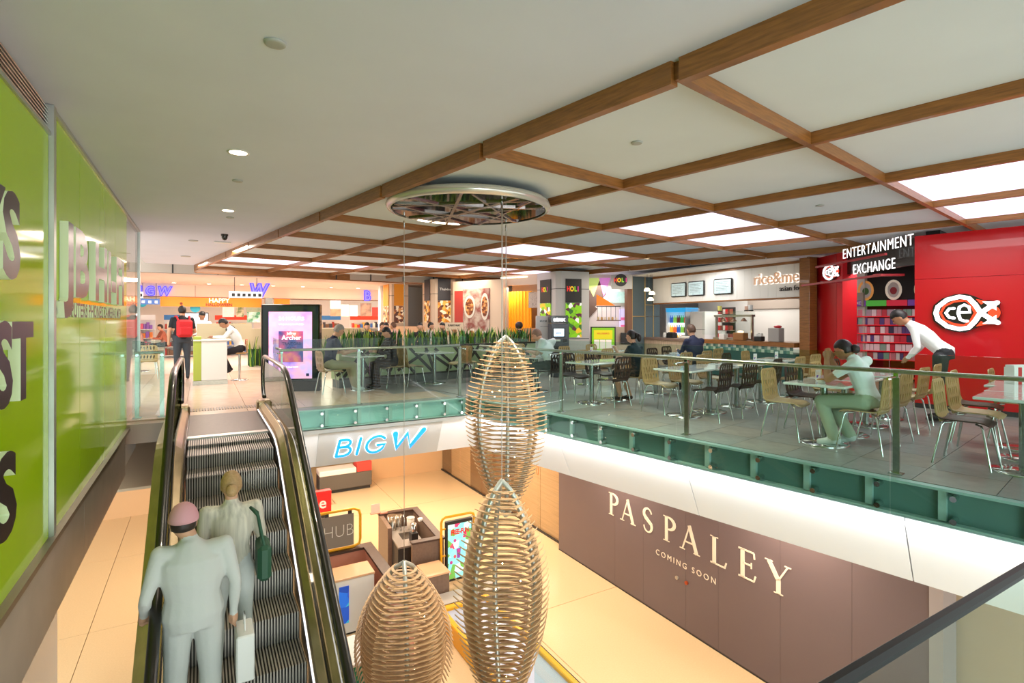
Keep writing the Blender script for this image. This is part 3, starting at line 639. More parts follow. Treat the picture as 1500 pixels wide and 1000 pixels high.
t = thing('chest_display', 'steel display unit with white top and red box in the lower shop entrance', 'display unit', frameE(4.35, 19.4, -4.49), -EA)
part_box('body', mat('unit_steel', '6d6a66', .3, .6), t, -.9, .9, -.3, .3, .1, .62, .02); part_box('white_top', PAINT, t, -.9, .35, -.32, .32, .62, .80, .02); part_box('red_box', mat('drape_red', 'd8453a', .7), t, .38, .9, -.28, .3, .62, .95, .01); part_box('plinth', DARK, t, -.85, .85, -.25, .28, 0, .1)
t = thing('low_tactile_strip', 'band of dark studs on the lower floor before the carpet', 'tactile paving', frameE(1.2, 18.0, -4.498), -EA)
MB().box(0, 2.6, 0, .55, 0, .003).build('strip_base', mat('strip_base', 'c8a882', .5), t)
st = MB().lathe([(.022, 0), (.016, .008)], 6).mesh('stud', mat('stud_brown', '8a6d52', .5))
for i in range(26):
    for j in range(6): inst(st, 'stud', t, (.05 + i * .1, .04 + j * .09 + (i % 2) * .03, .003))
# kiosk 1 (pink inside), its white cabinet and sign
wen = mat('kiosk_wenge', '4a3328', .45, noise=.2, nscale=10, stretch=(1, 1, .2)); pink = mat('kiosk_pink', 'c98a74', .5); wallb = mat('kiosk_brown', '7a6456', .4, noise=.15, nscale=20)
k1 = thing('pink_kiosk', 'pink lined kiosk enclosure with dark wooden top edges behind the escalator', 'kiosk', frameE(0, 0, -4.5), -EA)
part_box('back_wall', pink, k1, .9, 3.05, 11.62, 11.75, 0, 1.06); part_box('side_wall', pink, k1, 3.05, 3.18, 8.9, 11.75, 0, 1.06)
part_box('back_capping', wen, k1, .9, 3.22, 11.58, 11.79, 1.06, 1.11); part_box('side_capping', wen, k1, 3.01, 3.22, 8.9, 11.58, 1.06, 1.11)
t = thing('white_cabinet', 'tall white cabinet with timber top beside the pink wall, blue screen on its face', 'cabinet', frameE(2.05, 10.65, -4.5), -EA)
part_box('body', PAINT, t, -.85, .85, -.27, .27, .04, 1.06, .01); part_box('top', mat('peach_top', 'e0b48c', .3), t, -.86, .86, -.28, .28, 1.06, 1.10, .005); part_box('plinth', DARK, t, -.82, .82, -.24, .25, 0, .04)
part_box('screen', picture('blue_poster', ['1a56c8', '1f6fe0', '1648b0', 'e8563a', '38b6d8'], 5, .3), t, .18, .36, -.29, -.272, .25, .95)
t = thing('hub_sign', 'grey sign board in a yellow tube frame on the kiosk wall', 'sign', frameE(2.32, 11.70, -3.39), -EA)
part_box('board', mat('sign_grey', '8d8378', .6), t, -.95, .50, -.01, .01, .06, .74)
MB().tube([(-1.0, 0, 0.02), (.50, 0, .02), (.62, 0, .06), (.64, 0, .16), (.64, 0, .68), (.61, 0, .78), (.50, 0, .83), (-1.0, 0, .83)], .03, 8).build('tube_frame', YELLOW, t)
part_box('clip', DARK, t, .38, .46, -.015, .015, .74, .80); part_box('clip', DARK, t, -.1, -.02, -.015, .015, .74, .80)
text('HUB', .27, .012, mat('sign_white', 'f2efe8', .5), t, (.18, -.014, .28), 0, sx=.88, bold=-.028)
text('e', .27, .012, mat('sign_white', 'f2efe8', .5), t, (-.22, -.014, .25), 0, sx=.9, bold=-.02, shear=.3)
t = thing('red_sign_box', 'red box sign with white e beyond the grey sign board', 'sign', frameE(2.62, 14.6, -4.5), -EA)
part_box('box', mat('sign_red', 'd01818', .4, emit=.3), t, -.3, .3, -.1, .1, .95, 1.55, .01); part_box('stand', DARK, t, -.2, .2, -.08, .08, 0, .95)
text('e', .30, .012, PAINT, t, (.08, -.108, 1.12), 0, bold=.01)
# kiosk 2: brown bar with sink, cups and tap
k2 = thing('drinks_kiosk', 'brown walled drinks kiosk with dark capping in the middle of the lower floor', 'kiosk', frameE(3.72, 11.3, -4.5), -EA - R(4))
for nm, a in (('back_wall', (0, 1.0, 2.08, 2.2)), ('right_wall', (.88, 1.0, 0, 2.08)), ('front_wall', (.28, .88, 0, .12)), ('left_wall', (0, .10, 1.15, 2.08))): part_box(nm, wallb, k2, *a, 0, 1.06)
for a in ((-.02, 1.02, 2.06, 2.22), (.86, 1.02, -.02, 2.06), (.26, .86, -.02, .14)): part_box('capping', wen, k2, *a, 1.06, 1.10)
part_box('sink_counter', mat('counter_grey', '9b948f', .3, .5), k2, .10, .72, .55, 1.75, .78, .82)
part_box('counter_body', DARK, k2, .10, .70, .57, 1.73, .05, .78)
part_box('sink_basin', mat('basin', '3d352f', .3, .7), k2, .30, .62, .95, 1.35, .815, .825)
part_box('pay_shelf', pink, k2, .02, .2, 2.06, 2.2, 1.1, 1.13)
def cup(label, x, y, z, r, h, c, m=None, par=None):
    p = frameE(3.72, 11.3); a = -EA - R(4); q = Vector((p.x + x * math.cos(a) - y * math.sin(a), p.y + x * math.sin(a) + y * math.cos(a), -4.5 + z))
    t = thing('container', label, 'container', q); MB().lathe([(r * .85, 0), (r, h), (r * .9, h), (r * .78, .01)], 16).build('body', m or mat('cup_' + c, c, .3), t); MB().lathe([(r * 1.04, h), (r * 1.04, h + .012), (r * .9, h + .012)], 16).build('rim', m or mat('cup_' + c, c, .3), t)
cup('tall steel pot at the back left of the drinks kiosk', .22, 1.66, .82, .12, .34, '8a7a66', STEEL)
cup('second steel pot beside the tall one in the drinks kiosk', .42, 1.84, .82, .09, .26, '8a7a66', STEEL)
cup('clear plastic jug right of the sink', .66, 1.55, .82, .10, .26, 'c9c0b4')
cup('white tub on the sink counter edge', .80, 1.2, 1.1, .06, .05, 'f0ede6')
t = thing('kitchen_tap', 'coiled chrome tap over the kiosk sink', 'tap', frameE(4.22, 12.75, -3.68)); MB().tube([(0, 0, 0), (0, 0, .3), (0, -.03, .38), (.0, -.1, .42), (0, -.17, .38), (0, -.19, .25)], .014, 8).build('spout', CHROME, t); MB().lathe([(.03, 0), (.025, .05)], 12).build('base', CHROME, t)
t = thing('blender_machine', 'dark espresso grinder on the kiosk counter beside the sink', 'appliance', frameE(4.28, 12.0, -3.68), -EA); part_box('body', DARK, t, -.08, .08, -.1, .1, 0, .22, .01); MB().lathe([(.05, .22), (.075, .42), (.04, .43)], 12).build('hopper', CHROME, t)
t = thing('pos_terminal', 'small pink card stand on the back corner of the drinks kiosk', 'card stand', frameE(3.78, 13.42, -3.38), -EA); part_box('card', mat('card_pink', 'd6b3a6', .5), t, -.11, .11, -.008, .008, .02, .24); part_box('foot', pink, t, -.13, .13, -.05, .05, 0, .02)
# poster screen in its yellow frame
t = thing('menu_poster_stand', 'colourful drinks poster screen in a yellow tube frame beside the drinks kiosk', 'poster stand', frameE(4.62, 11.15, -4.5), -EA)
MB().tube([(0, 0, 0), (0, 0, 1.46), (.03, 0, 1.54), (.1, 0, 1.57), (.72, 0, 1.57), (.79, 0, 1.54), (.82, 0, 1.46), (.82, 0, .2)], .03, 8).build('tube_frame', YELLOW, t)
part_box('casing', DARK, t, .10, .76, -.05, .05, .12, 1.47, .01); part_box('screen', picture('drinks_poster', ['8ad6d2', '7fcfd6', 'bfe6e2', '8ad6d2', 'd83a6a', '6aa84a'], 7, .55), t, .14, .72, -.056, -.051, .18, 1.40)
text('FREE-FUN', .11, .006, mat('poster_red', 'c8141e', .5, emit=.4), t, (.43, -.060, 1.17), 0, sx=.68, bold=.04)
for k in range(5):
    MB().ball((0, 0, 0), .035, .006, .04, 8).build('fruit_print', mat('print_%d' % (k % 2), ['c23a8a', 'e05a6a'][k % 2], .5, emit=.3), t, (.22 + .09 * (k % 3), -.058, .55 + .12 * k))
MB().lathe([(.035, 0), (.055, .22)], 10, smooth=False).build('cup_print', mat('print_cup', '8a4ab0', .5, emit=.3), t, (.40, -.056, .62)).scale = (1, .08, 1)
for z in (.7, 1.3): part_box('clamp', YELLOW, t, 0, .10, -.02, .02, z, z + .03)
t = thing('peach_counter', 'low peach counter block under the yellow framed poster', 'counter', frameE(4.22, 10.75, -4.5), -EA); part_box('body', wallb, t, -.2, .3, -.3, .3, 0, .66, .01); part_box('top', mat('peach_top', 'e0b48c', .3), t, -.21, .31, -.31, .31, .66, .70, .005)
# play deck with yellow border, glass screen, green counter
t = thing('blue_deck', 'pale blue raised deck with thick yellow border between the two front pods', 'play deck', frameE(4.0, 6.6, -4.5), -EA)
part_box('deck_top', mat('deck_blue', 'a8b4cf', .25), t, .12, 1.0, .12, 3.14, 0, .27)
for a in ((0, .12, 0, 3.26), (.12, 1.0, 3.14, 3.26), (1.0, 1.12, 0, 3.26), (.12, 1.0, 0, .12)): part_box('yellow_border', mat('border_yellow', 'e9a90c', .4), t, *a, 0, .34, .015)
t = thing('grey_step', 'pale grey step between the blue deck and the kiosk counter', 'step', frameE(3.9, 9.95, -4.5), -EA); part_box('body', mat('step_grey', 'b5b1ac', .4), t, 0, 1.6, 0, .45, 0, .3, .01); part_box('nosing', STEEL, t, 0, 1.6, -.01, 0, .27, .3)
t = thing('green_counter', 'green fronted counter with white top at the foot of the left pod', 'counter', frameE(1.62, 8.25, -4.5), -EA); part_box('body', mat('counter_green', '1f7a55', .4), t, -.5, .45, -.35, .35, 0, .95, .01); part_box('top', PAINT, t, -.53, .48, -.38, .38, .95, 1.0, .01)
t = thing('low_glass_screen', 'frameless glass screen on the lower floor beside the blue deck', 'glass screen', frameE(4.42, 3.2, -4.5), R(90) - EA)
for a in (0, 1.25, 2.5): part_box('glass_panel', GLASS, t, a, a + 1.23, 0, .014, .05, 1.1)
part_box('base_channel', STEEL, t, 0, 3.73, -.02, .034, 0, .06); part_box('top_edge', DARK, t, 0, 3.73, .002, .012, 1.1, 1.108)
# sign on the back fascia
loc = eL + ed * 1.80 + en * (-.02 + .0) ; th = thing('shop_sign', 'blue and white illuminated shop sign on a grey board on the sloping back fascia', 'sign', (loc.x, loc.y, -.42), facing(eL, eR))
tilt = math.atan2(.29, .63)
bd = MB().box(-1.18, 1.07, -.012, 0, -.69, 0).build('board', mat('board_grey', 'cfcdca', .5), th, (0, 0, 0)); bd.rotation_euler = (tilt, 0, 0)
bw = mat('sign_blue', '1490f0', .4, emit=.9); wh = mat('sign_outline', 'f4faff', .4, emit=.8)
def curve(cx, cz, rx, rz, a0, a1, n=12): return [(cx + rx * math.cos(R(a0 + (a1 - a0) * i / n)), cz + rz * math.sin(R(a0 + (a1 - a0) * i / n))) for i in range(n + 1)]
sk = lambda pts, x0: [(x0 + x + .12 * z, z) for x, z in pts]
BIG = {'B': ([sk([(0, 0), (0, .34)], -.86), sk([(0, .34), (.10, .34)] + curve(.10, .265, .095, .075, 90, -90, 8) + [(0, .19)], -.86), sk([(0, .19), (.12, .19)] + curve(.12, .095, .11, .095, 90, -90, 8) + [(0, 0)], -.86)], .048),
       'I': ([sk([(0, 0), (0, .34)], -.50)], .050), 'G': ([sk(curve(.17, .17, .17, .175, 40, 322, 18) + [(.335, .15), (.20, .15)], -.36)], .048),
       'W': ([sk([(0, .36), (.10, .03), (.24, .34), (.36, .03), (.54, .38)], .12)], .10)}
for nm, (ls, wd_) in BIG.items():
    for q, (mm, ww, dd, y0) in enumerate(((wh, wd_ + .024, .02, -.013), (bw, wd_, .03, -.014))):
        mb = MB()
        for l in ls: mb.stroke(l, ww, dd, y0=y0)
        o = mb.build('letter_outline' if q == 0 else 'sign_letter', mm, th); o.rotation_euler = (tilt, 0, 0); o.location = Vector((0, 0, 0)) + Matrix.Rotation(tilt, 3, 'X') @ Vector((0, 0, -.50))
# ================================================================ DINING FURNITURE
PLY = mat('light_plywood', 'bd9a68', .42, noise=.15, nscale=6, stretch=(6, 1, 1)); DPLY = mat('dark_plywood', '3b2a24', .42, noise=.2, nscale=6); PLYL = mat('seat_plywood_worn', 'c9ab80', .34, noise=.15, nscale=6)
def back_mesh(name, m, dense):
    cu = bpy.data.curves.new(name, 'CURVE'); cu.dimensions = '2D'; cu.fill_mode = 'BOTH'; cu.extrude = .006
    def poly(pts):
        s = cu.splines.new('POLY'); s.points.add(len(pts) - 1); s.use_cyclic_u = True
        for p, q in zip(s.points, pts): p.co = (q[0], q[1], 0, 1)
    W, h0, h1 = .205, .0, .43; rr = .07
    out = [(-W * .93, h0), (W * .93, h0), (W, h0 + .10)] + [(W - rr + rr * math.cos(a), h1 - rr + rr * math.sin(a)) for a in [R(k * 18) for k in range(6)]] + [(-W + rr - rr * math.cos(a), h1 - rr + rr * math.sin(a)) for a in [R(90 - k * 18) for k in range(6)]] + [(-W, h0 + .10)]
    poly(out); rnd = random.Random(3 if dense else 5)
    for r_ in range(3):
        for c in range(5):
            n = 5; cx = -W + .045 + (c + .5 * (r_ % 2) * .9 + .1) * (2 * W - .09) / (n - .35); cz = .125 + r_ * .115
            if cx > W - .035: continue
            L, w_, a = (.056, .022, rnd.uniform(-.4, .4)) if dense else (.052, .017, rnd.uniform(-.3, .3))
            poly([(cx + L * math.cos(q) * math.sin(a) + w_ * math.sin(q) * math.cos(a) * (1 + .4 * math.cos(q)), cz + L * math.cos(q) * math.cos(a) - w_ * math.sin(q) * math.sin(a)) for q in [2 * math.pi * k / 8 for k in range(8)]])
    o = bpy.data.objects.new('t', cu); me = bpy.data.meshes.new_from_object(o); bpy.data.objects.remove(o); bpy.data.curves.remove(cu); me.name = name
    for v in me.vertices:
        x, h, d = v.co; y = -.205 - .04 * (h / .43) - .03 * max(0, 1 - h / .08) ** 2 * -1 + .10 * (x * x); v.co = (x, y + d, .44 + h)
    me.materials.clear(); me.materials.append(m); return me
def seat_mesh(name, m):
    mb = MB(); nx, ny = 8, 9; top = []; 
    for s in (0, -.012):
        for j in range(ny + 1):
            y = -.215 + .43 * j / ny
            for i in range(nx + 1):
                k = 2 * i / nx - 1; w_ = .205 - .03 * (j / ny) ** 3; z = .455 + .02 * k * k + (.035 * max(0, (1.6 - j)) ** 2 * .4) - .03 * max(0, (j - 7) / 2) ** 2
                mb.v.append((k * w_, y, z + s))
    N = (nx + 1) * (ny + 1)
    for j in range(ny):
        for i in range(nx):
            a = j * (nx + 1) + i; b = a + nx + 1; mb.f += [[a, a + 1, b + 1, b], [N + a, N + b, N + b + 1, N + a + 1]]; mb.m += [0, 0]; mb.sm += [True, True]
    rim = [i for i in range(nx + 1)] + [j * (nx + 1) + nx for j in range(1, ny + 1)] + [ny * (nx + 1) + i for i in range(nx - 1, -1, -1)] + [j * (nx + 1) for j in range(ny - 1, 0, -1)]
    for a, b in zip(rim, rim[1:] + rim[:1]): mb.f.append([a, N + a, N + b, b]); mb.m.append(0); mb.sm.append(False)
    return mb.mesh(name, m)
BK = {'light': back_mesh('backrest', PLY, False), 'dark': back_mesh('backrest_dark', DPLY, True)}
ST = {'light': seat_mesh('seat', PLYL), 'dark': seat_mesh('seat_dark', DPLY)}
BK['mixed'] = BK['light']; ST['mixed'] = ST['dark']
def leg(sx, sy): return MB().tube([(sx * .10, sy * .10, .435), (sx * .155, sy * .15, .43), (sx * .175, sy * .165, .40), (sx * .215, sy * .235, .0)], .0105, 8)
LEG = [leg(sx, sy).mesh('leg', CHROME) for sx in (-1, 1) for sy in (-1, 1)]
FR = MB().tube([(-.10, .1, .437), (.10, .1, .437)], .009, 6).tube([(-.10, -.1, .437), (.10, -.1, .437)], .009, 6).mesh('frame', CHROME)
def chair(x, y, rz, kind, label, group=None):
    t = thing('dining_chair', label, 'chair', (x, y, .001), rz, group)
    inst(ST[kind], 'seat', t); inst(BK[kind], 'backrest', t); inst(FR, 'frame', t)
    for m in LEG: inst(m, 'leg', t)
    return t
tabtop = mat('table_laminate', 'dfe0dc', .14, coat=.6); pole_m = mat('table_pole', 'a8aba8', .2, .9)
TT = MB().bevbox(-.34, .34, -.34, .34, .715, .745, .006).mesh('tabletop', tabtop); TP = MB().tube([(0, 0, .02), (0, 0, .7)], .042, 16).mesh('column', pole_m)
TB = MB().lathe([(.27, 0), (.27, .012), (.26, .018), (.05, .03)], 28).mesh('base', CHROME); TU = MB().cbox((0, 0, .705), (.4, .05, .02)).cbox((0, 0, .705), (.05, .4, .021)).mesh('spider', DARK)
def table(x, y, label):
    t = thing('cafe_table', label, 'table', (x, y, .001)); inst(TT, 'tabletop', t); inst(TP, 'column', t); inst(TB, 'base', t); inst(TU, 'spider', t); return t
# faces: N = sitter looks toward +Y (away), S = toward -Y, E = +X, W = -X
def N_(x, y, k, lb, a=0): return chair(x, y, R(a), k, lb)
def S_(x, y, k, lb, a=0): return chair(x, y, R(180 + a), k, lb)
TBL = [(7.25, .80, 'cafe table nearest the right edge of the picture, beside the balustrade'), (7.95, .82, 'cafe table behind the nearest right one, pushed against it'), (8.60, .92, 'third cafe table of the near right row, by the red wall'),
 (7.10, 2.56, 'cafe table where the woman in the white T-shirt eats'), (7.86, 2.58, 'cafe table just behind the one of the woman in white'), (8.80, 2.62, 'cafe table behind the woman in white, before the red shop entrance'), (9.62, 2.65, 'cafe table nearest the red shop entrance'),
 (7.45, 4.70, 'cafe table by the balustrade before the man in the navy jacket'), (8.13, 4.66, 'second cafe table back from the balustrade in the middle row'), (8.95, 4.62, 'third cafe table back in the middle row'), (9.80, 4.60, 'fourth cafe table back in the middle row'), (10.75, 4.70, 'farthest cafe table of the middle row, by the food counter'),
 (7.34, 6.52, 'cafe table with the bright floor patch in front of it, by the balustrade'), (8.02, 6.50, 'cafe table of the woman in the dark teal dress'), (9.35, 6.55, 'cafe table behind the woman in the dark teal dress'), (10.2, 6.6, 'cafe table before the man in the navy jacket'), (11.2, 6.9, 'cafe table close to the drinks fridge'),
 (7.6, 8.30, 'cafe table of the man in the white shirt with his back turned'), (9.3, 8.5, 'cafe table before the cash machine'), (10.6, 8.8, 'cafe table before the green menu board')]
for x, y, lb in TBL: table(x, y, lb)
N_(7.15, 3.42 + .03, 'light', 'light plywood chair facing away at the table of the woman in white') if 0 else None
CH = [('S', 7.02, 1.62, 'mixed', 'light plywood chair with dark seat nearest the camera on the right'), ('S', 7.72, 1.60, 'light', 'light plywood chair just behind the nearest right one'), ('S', 8.55, 1.66, 'mixed', 'light chair behind the two nearest right ones, by the bending man'), ('N', 8.62, .22, 'light', 'light chair at the red wall side of the near right row'), ('S', 9.25, 1.1, 'light', 'light chair against the red wall near the striped bag'),
 ('N', 6.98, 2.02, 'light', 'light plywood chair under the woman in the white T-shirt'), ('N', 7.75, 1.98 + .02, 'light', 'light plywood chair with its back beside the second post from the right'), ('S', 7.0, 3.36, 'light', 'light plywood chair facing the woman in white across her table'), ('S', 7.72, 3.40, 'dark', 'dark chair just behind the light one that faces the woman in white'), ('S', 8.72, 3.3, 'light', 'light chair before the red panel beside the timber post'), ('S', 9.5, 3.35, 'dark', 'dark chair before the red panel, hardly showing'), ('N', 8.8, 1.95, 'light', 'light chair between the woman in white and the bending man'), ('N', 9.6, 1.98, 'light', 'light chair nearest the red shop shelves'),
 ('N', 7.42, 4.02, 'dark', 'dark branch-cut chair nearest the balustrade in the middle row'), ('N', 8.12, 3.98, 'dark', 'dark branch-cut chair just right of the nearest middle one'), ('S', 7.40, 5.42, 'light', 'light branch-cut chair nearest the balustrade in the middle row'), ('S', 8.10, 5.40, 'light', 'light branch-cut chair second back in the middle row'), ('N', 8.95, 3.95, 'dark', 'dark chair third back, left of the light chair of the woman in white'), ('S', 8.95, 5.36, 'light', 'light chair third back in the middle row'), ('N', 9.8, 3.9, 'light', 'light chair fourth back, before the timber post'), ('S', 9.8, 5.3, 'dark', 'dark chair fourth back in the middle row'), ('N', 10.75, 4.0, 'light', 'light chair before the patterned counter front'), ('S', 10.75, 5.45, 'light', 'light chair right of the man in the navy jacket'),
 ('N', 7.40, 5.84, 'dark', 'dark branch-cut chair right of the table with the bright floor patch'), ('S', 7.30, 7.22, 'dark', 'dark branch-cut chair left of the table with the bright floor patch'), ('S', 8.05, 7.20, 'dark', 'dark chair just behind the left one at the bright floor patch'), ('N', 8.10, 5.80, 'light', 'light chair under the woman in the dark teal dress'), ('S', 9.30, 7.3, 'light', 'light chair behind the woman in the dark teal dress, left side'), ('N', 9.4, 5.85, 'light', 'light chair just behind the woman in the dark teal dress'), ('N', 10.2, 5.86, 'light', 'light chair under the man in the navy jacket'), ('S', 10.2, 7.35, 'dark', 'dark chair across from the man in the navy jacket'), ('N', 11.2, 6.15, 'light', 'light chair before the food counter behind the man in navy'), ('S', 11.2, 7.6, 'dark', 'small dark chair by the striped counter panel'),
 ('N', 7.55, 8.02, 'dark', 'dark chair under the seated man in the white shirt'), ('S', 7.6, 9.45, 'light', 'light chair across from the seated man in the white shirt'), ('N', 8.5, 8.05, 'light', 'light chair right behind the seated man in the white shirt'), ('S', 9.3, 9.25, 'light', 'light chair before the cash machine'), ('N', 9.3, 7.85, 'light', 'light chair before the white pillar base'), ('S', 10.6, 9.5, 'light', 'light chair left of the green menu board'), ('N', 10.6, 8.1, 'light', 'light chair under the green menu board')]
for d, x, y, k, lb in CH:
    sg = -1 if d == 'N' else 1
    near_t = [q for q in TBL if abs(q[0] - x) < .55 and -.3 < (y - q[1]) * sg < 1.3]
    if near_t: q = min(near_t, key=lambda q: abs(q[0] - x) + abs(q[1] - y)); x, y = q[0] * .7 + x * .3 + .04, q[1] + sg * .44
    (N_ if d == 'N' else S_)(x, y, k, lb, random.uniform(-5, 5))
# row before the planter: tables and chairs facing along X
for x, lb in ((4.95, 'cafe table of the grey-haired man, before the planter'), (6.75, 'cafe table in the middle of the planter row'), (8.45, 'cafe table at the right end of the planter row')): table(x, 10.95, lb)
for x, y, a, k, lb in ((4.22, 10.92, -90, 'light', 'light chair under the grey-haired man before the planter'), (5.65, 10.98, 90, 'light', 'light chair across from the grey-haired man'), (6.12, 10.9, -90, 'light', 'light chair left of the middle planter table'), (7.45, 10.92, 90, 'light', 'light chair right of the middle planter table'), (7.85, 10.9, -90, 'light', 'light chair left of the right planter table'), (9.15, 10.9, 90, 'light', 'light chair at the right end of the planter row')): chair(x, y, R(a), k, lb)
# things on the tables
def tent(x, y, lb, rz=0):
    t = thing('menu_card', lb, 'menu card', (x, y, .7465), rz); part_box('card', PAINT, t, -.035, .035, -.004, .004, 0, .13); part_box('foot', CLEAR, t, -.04, .04, -.02, .02, 0, .004)
    part_box('print', picture('card_print', ['d85a3a', 'f0e0d0', '7a4ab0', 'f2efe8'], 30), t, -.028, .028, -.0052, -.0042, .03, .10)
for x, y, lb in ((7.3, 2.70, 'small card beside the cup on the table of the woman in white'), (9.9, 4.75, 'white upright menu card before the patterned counter front'), (10.3, 6.4, 'menu card left of the man in the navy jacket'), (9.45, 8.4, 'menu card before the white pillar'), (10.65, 8.75, 'menu card under the green menu board'), (10.9, 4.8, 'menu card on the farthest table by the counter')): tent(x, y, lb, -.5)
t = thing('drink_bottle', 'dark bottle on the table of the woman in white', 'bottle', (7.12, 2.84, .7465)); MB().lathe([(.03, 0), (.032, .02), (.032, .12), (.014, .16), (.014, .19)], 14).build('body', mat('bottle_dark', '2c3a30', .15), t); MB().lathe([(.016, .19), (.016, .205)], 12).build('cap', RED, t)
t = thing('snack_bowl', 'small bowl of food before the woman in white', 'bowl', (7.0, 2.55, .7465)); MB().lathe([(.035, 0), (.07, .04), (.066, .04), (.03, .006)], 16).build('bowl', PAINT, t); MB().ball((0, 0, .035), .055, .055, .02, 10).build('food', mat('food', 'b07a3a', .7), t)
# striped takeaway bag at right edge
t = thing('striped_bag', 'red and white striped paper bag on the third near right table', 'bag', (8.72, .98, .7465), -.6)
for k in range(7): part_box('stripe', [PAINT, mat('stripe_red', 'c4202a', .6)][k % 2], t, -.175 + k * .05, -.125 + k * .05, -.06, .06, 0, .2)
part_box('folded_top', PAINT, t, -.17, .17, -.05, .05, .2, .225)

# ================================================================ PLANTER WITH BLADES
pg = mat('planter_pale_green', 'b9c79a', .5); ps = mat('planter_strip', '3a3530', .5)
pl = thing('planter', 'long planter wall with pale green panels crossed by dark strips, plants on top', 'planter', (4.62, 11.45, 0))
PLX = 5.9
part_box('body', pg, pl, 0, PLX, 0, .45, .18, .84); part_box('toe_kick', mat('toe_grey', '6f716e', .5), pl, .02, PLX - .02, .04, .42, 0, .18); part_box('top_edge', ps, pl, -.01, PLX + .01, -.02, .47, .84, .88); part_box('bottom_edge', ps, pl, 0, PLX, -.014, 0, .18, .22)
rnd = random.Random(11)
for k in range(24):
    x = .1 + k * PLX / 24; a = rnd.choice([-1, 1]) * rnd.uniform(.35, 1.1); L = min(.60 / math.cos(a) * .98, 1.1); x2 = min(max(x, .32), PLX - .35)
    M = Matrix.Translation((x2, -.006 - .0012 * (k % 5), .53)) @ Matrix.Rotation(a, 4, 'Y'); h = min(.31 / abs(math.cos(a)), .45)
    MB().box(-.034, .034, -.006, .006, -h, h, 0, M).build('strip', ps, pl)
def blades(name, label, cat, loc, n, h, spread, group=None, w_=.026):
    mb = MB(); r_ = random.Random(hash((round(loc[0] * 10), n)) % 9999)
    for k in range(n):
        x, y = r_.uniform(-spread, spread), r_.uniform(-.09, .09); a = r_.uniform(0, 6.28); ln = r_.uniform(.02, .12); hh = h * r_.uniform(.55, 1); dx, dy = math.cos(a) * ln, math.sin(a) * ln; px, py = -math.sin(a), math.cos(a)
        vs = []; 
        for s, wv in ((0, .6), (.35, 1), (.7, .8), (1, .05)):
            cx, cy, cz = x + dx * s * s * 1.4, y + dy * s * s * 1.4, hh * s
            vs += [(cx - px * w_ * wv, cy - py * w_ * wv, cz), (cx + dx * .04, cy + dy * .04, cz), (cx + px * w_ * wv, cy + py * w_ * wv, cz), (cx - dx * .05, cy - dy * .05 - .002, cz)]
        mb.add(vs, [(s * 4 + i, s * 4 + (i + 1) % 4, s * 4 + 4 + (i + 1) % 4, s * 4 + 4 + i) for s in range(3) for i in range(4)], k % 3, False)
    o = mb.build(name, [mat('leaf_green', '3f7a2e', .4), mat('leaf_dark', '1f4a22', .4), mat('leaf_yellow', '8fa83a', .4)], None, loc); return tag(o, label, cat, group)
for k in range(22):
    blades('snake_plant', 'sword-leaved clump in the long planter, ' + nth(k) + ' from its left end', 'plant', (4.78 + k * .263, 11.66 + .05 * (k % 2), .875), 16, .46, .17, 'leaf clumps along the long planter')
# low beige parapet with dark plants behind the kiosk screen
t = thing('parapet', 'beige parapet wall behind the boy in the striped shirt, plants below it', 'parapet', frameE(1.3, 19.6), -EA); part_box('body', mat('parapet_beige', 'cdbf9c', .6), t, 0, 3.9, 0, .3, .55, 1.22); part_box('green_base', mat('hedge_base', '2c4a2a', .8), t, 0, 5.2, .02, .28, 0, .55)
for k in range(8): blades('hedge_plant', 'dark leafy clump before the beige parapet, ' + nth(k) + ' from the left', 'plant', frameE(1.5 + k * .43, 19.25, 0), 18, 1.0, .18, 'leafy clumps before the beige parapet', .035)

# ================================================================ LANDING: COUNTER, STOOL, LIT SCREEN
t = thing('lit_screen', 'tall black framed advertising screen showing a pink book poster beside the escalator head', 'advertising screen', (3.70, 11.72, 0), facing((3.80, 11.69), (4.33, 11.54)) - .32)
part_box('frame', mat('screen_frame', '15181a', .25, coat=.5), t, -.60, .60, -.09, .09, .0, 1.84, .015)
part_box('glass_face', mat('screen_bezel', '26343a', .05, coat=1), t, -.56, .56, -.094, -.09, .22, 1.80)
part_box('screen', picture('pink_sky', ['6a4fb8', 'b88ae8', 'f0a8c8', 'c9b0f4', 'f0b8d8'], 2.2, .85, 'noise'), t, -.44, .44, -.097, -.094, .27, 1.68)
wt_ = mat('screen_white', 'ffffff', .5, emit=1.1); nv = mat('screen_navy', '2b2f66', .5, emit=.15)
for s, z, h, m, sx_ in (('24 HOURS', 1.50, .075, wt_, 1.1), ('WHO WINS? WHO DIES?', 1.40, .030, wt_, 1.1), ('Jeffrey', 1.20, .06, wt_, .9), ('Archer', 1.09, .10, wt_, 1.0), ('TRAITORS', .98, .06, nv, 1.0), ('GATE', .89, .05, nv, 1.1), ('ON SALE NOW', .50, .03, wt_, 1)): text(s, h, .002, m, t, (.02, -.099, z), 0, sx=sx_, bold=.01)
part_box('book_cover', picture('book_dark', ['3a3f86', '4a5090', 'c85a8a', 'e8906a'], 3, .5, 'noise', 3), t, -.24, .26, -.0985, -.0975, .62, 1.27); part_box('logo_print', nv, t, .32, .38, -.0985, -.0975, .32, .38)
t = thing('charging_counter', 'white high counter with lime green end panel where the men stand', 'counter', frameE(.17, 14.6), -EA)
part_box('body', PAINT, t, -.20, .33, -.3, .3, .10, 1.02, .01); part_box('green_panel', mat('lime_panel', 'a9b84a', .4), t, -.36, -.20, -.3, .3, .10, 1.12, .01); part_box('plinth', STEEL, t, -.37, .34, -.31, .31, 0, .10); part_box('top', PAINT, t, -.36, .42, -.34, .34, 1.02, 1.05, .005)
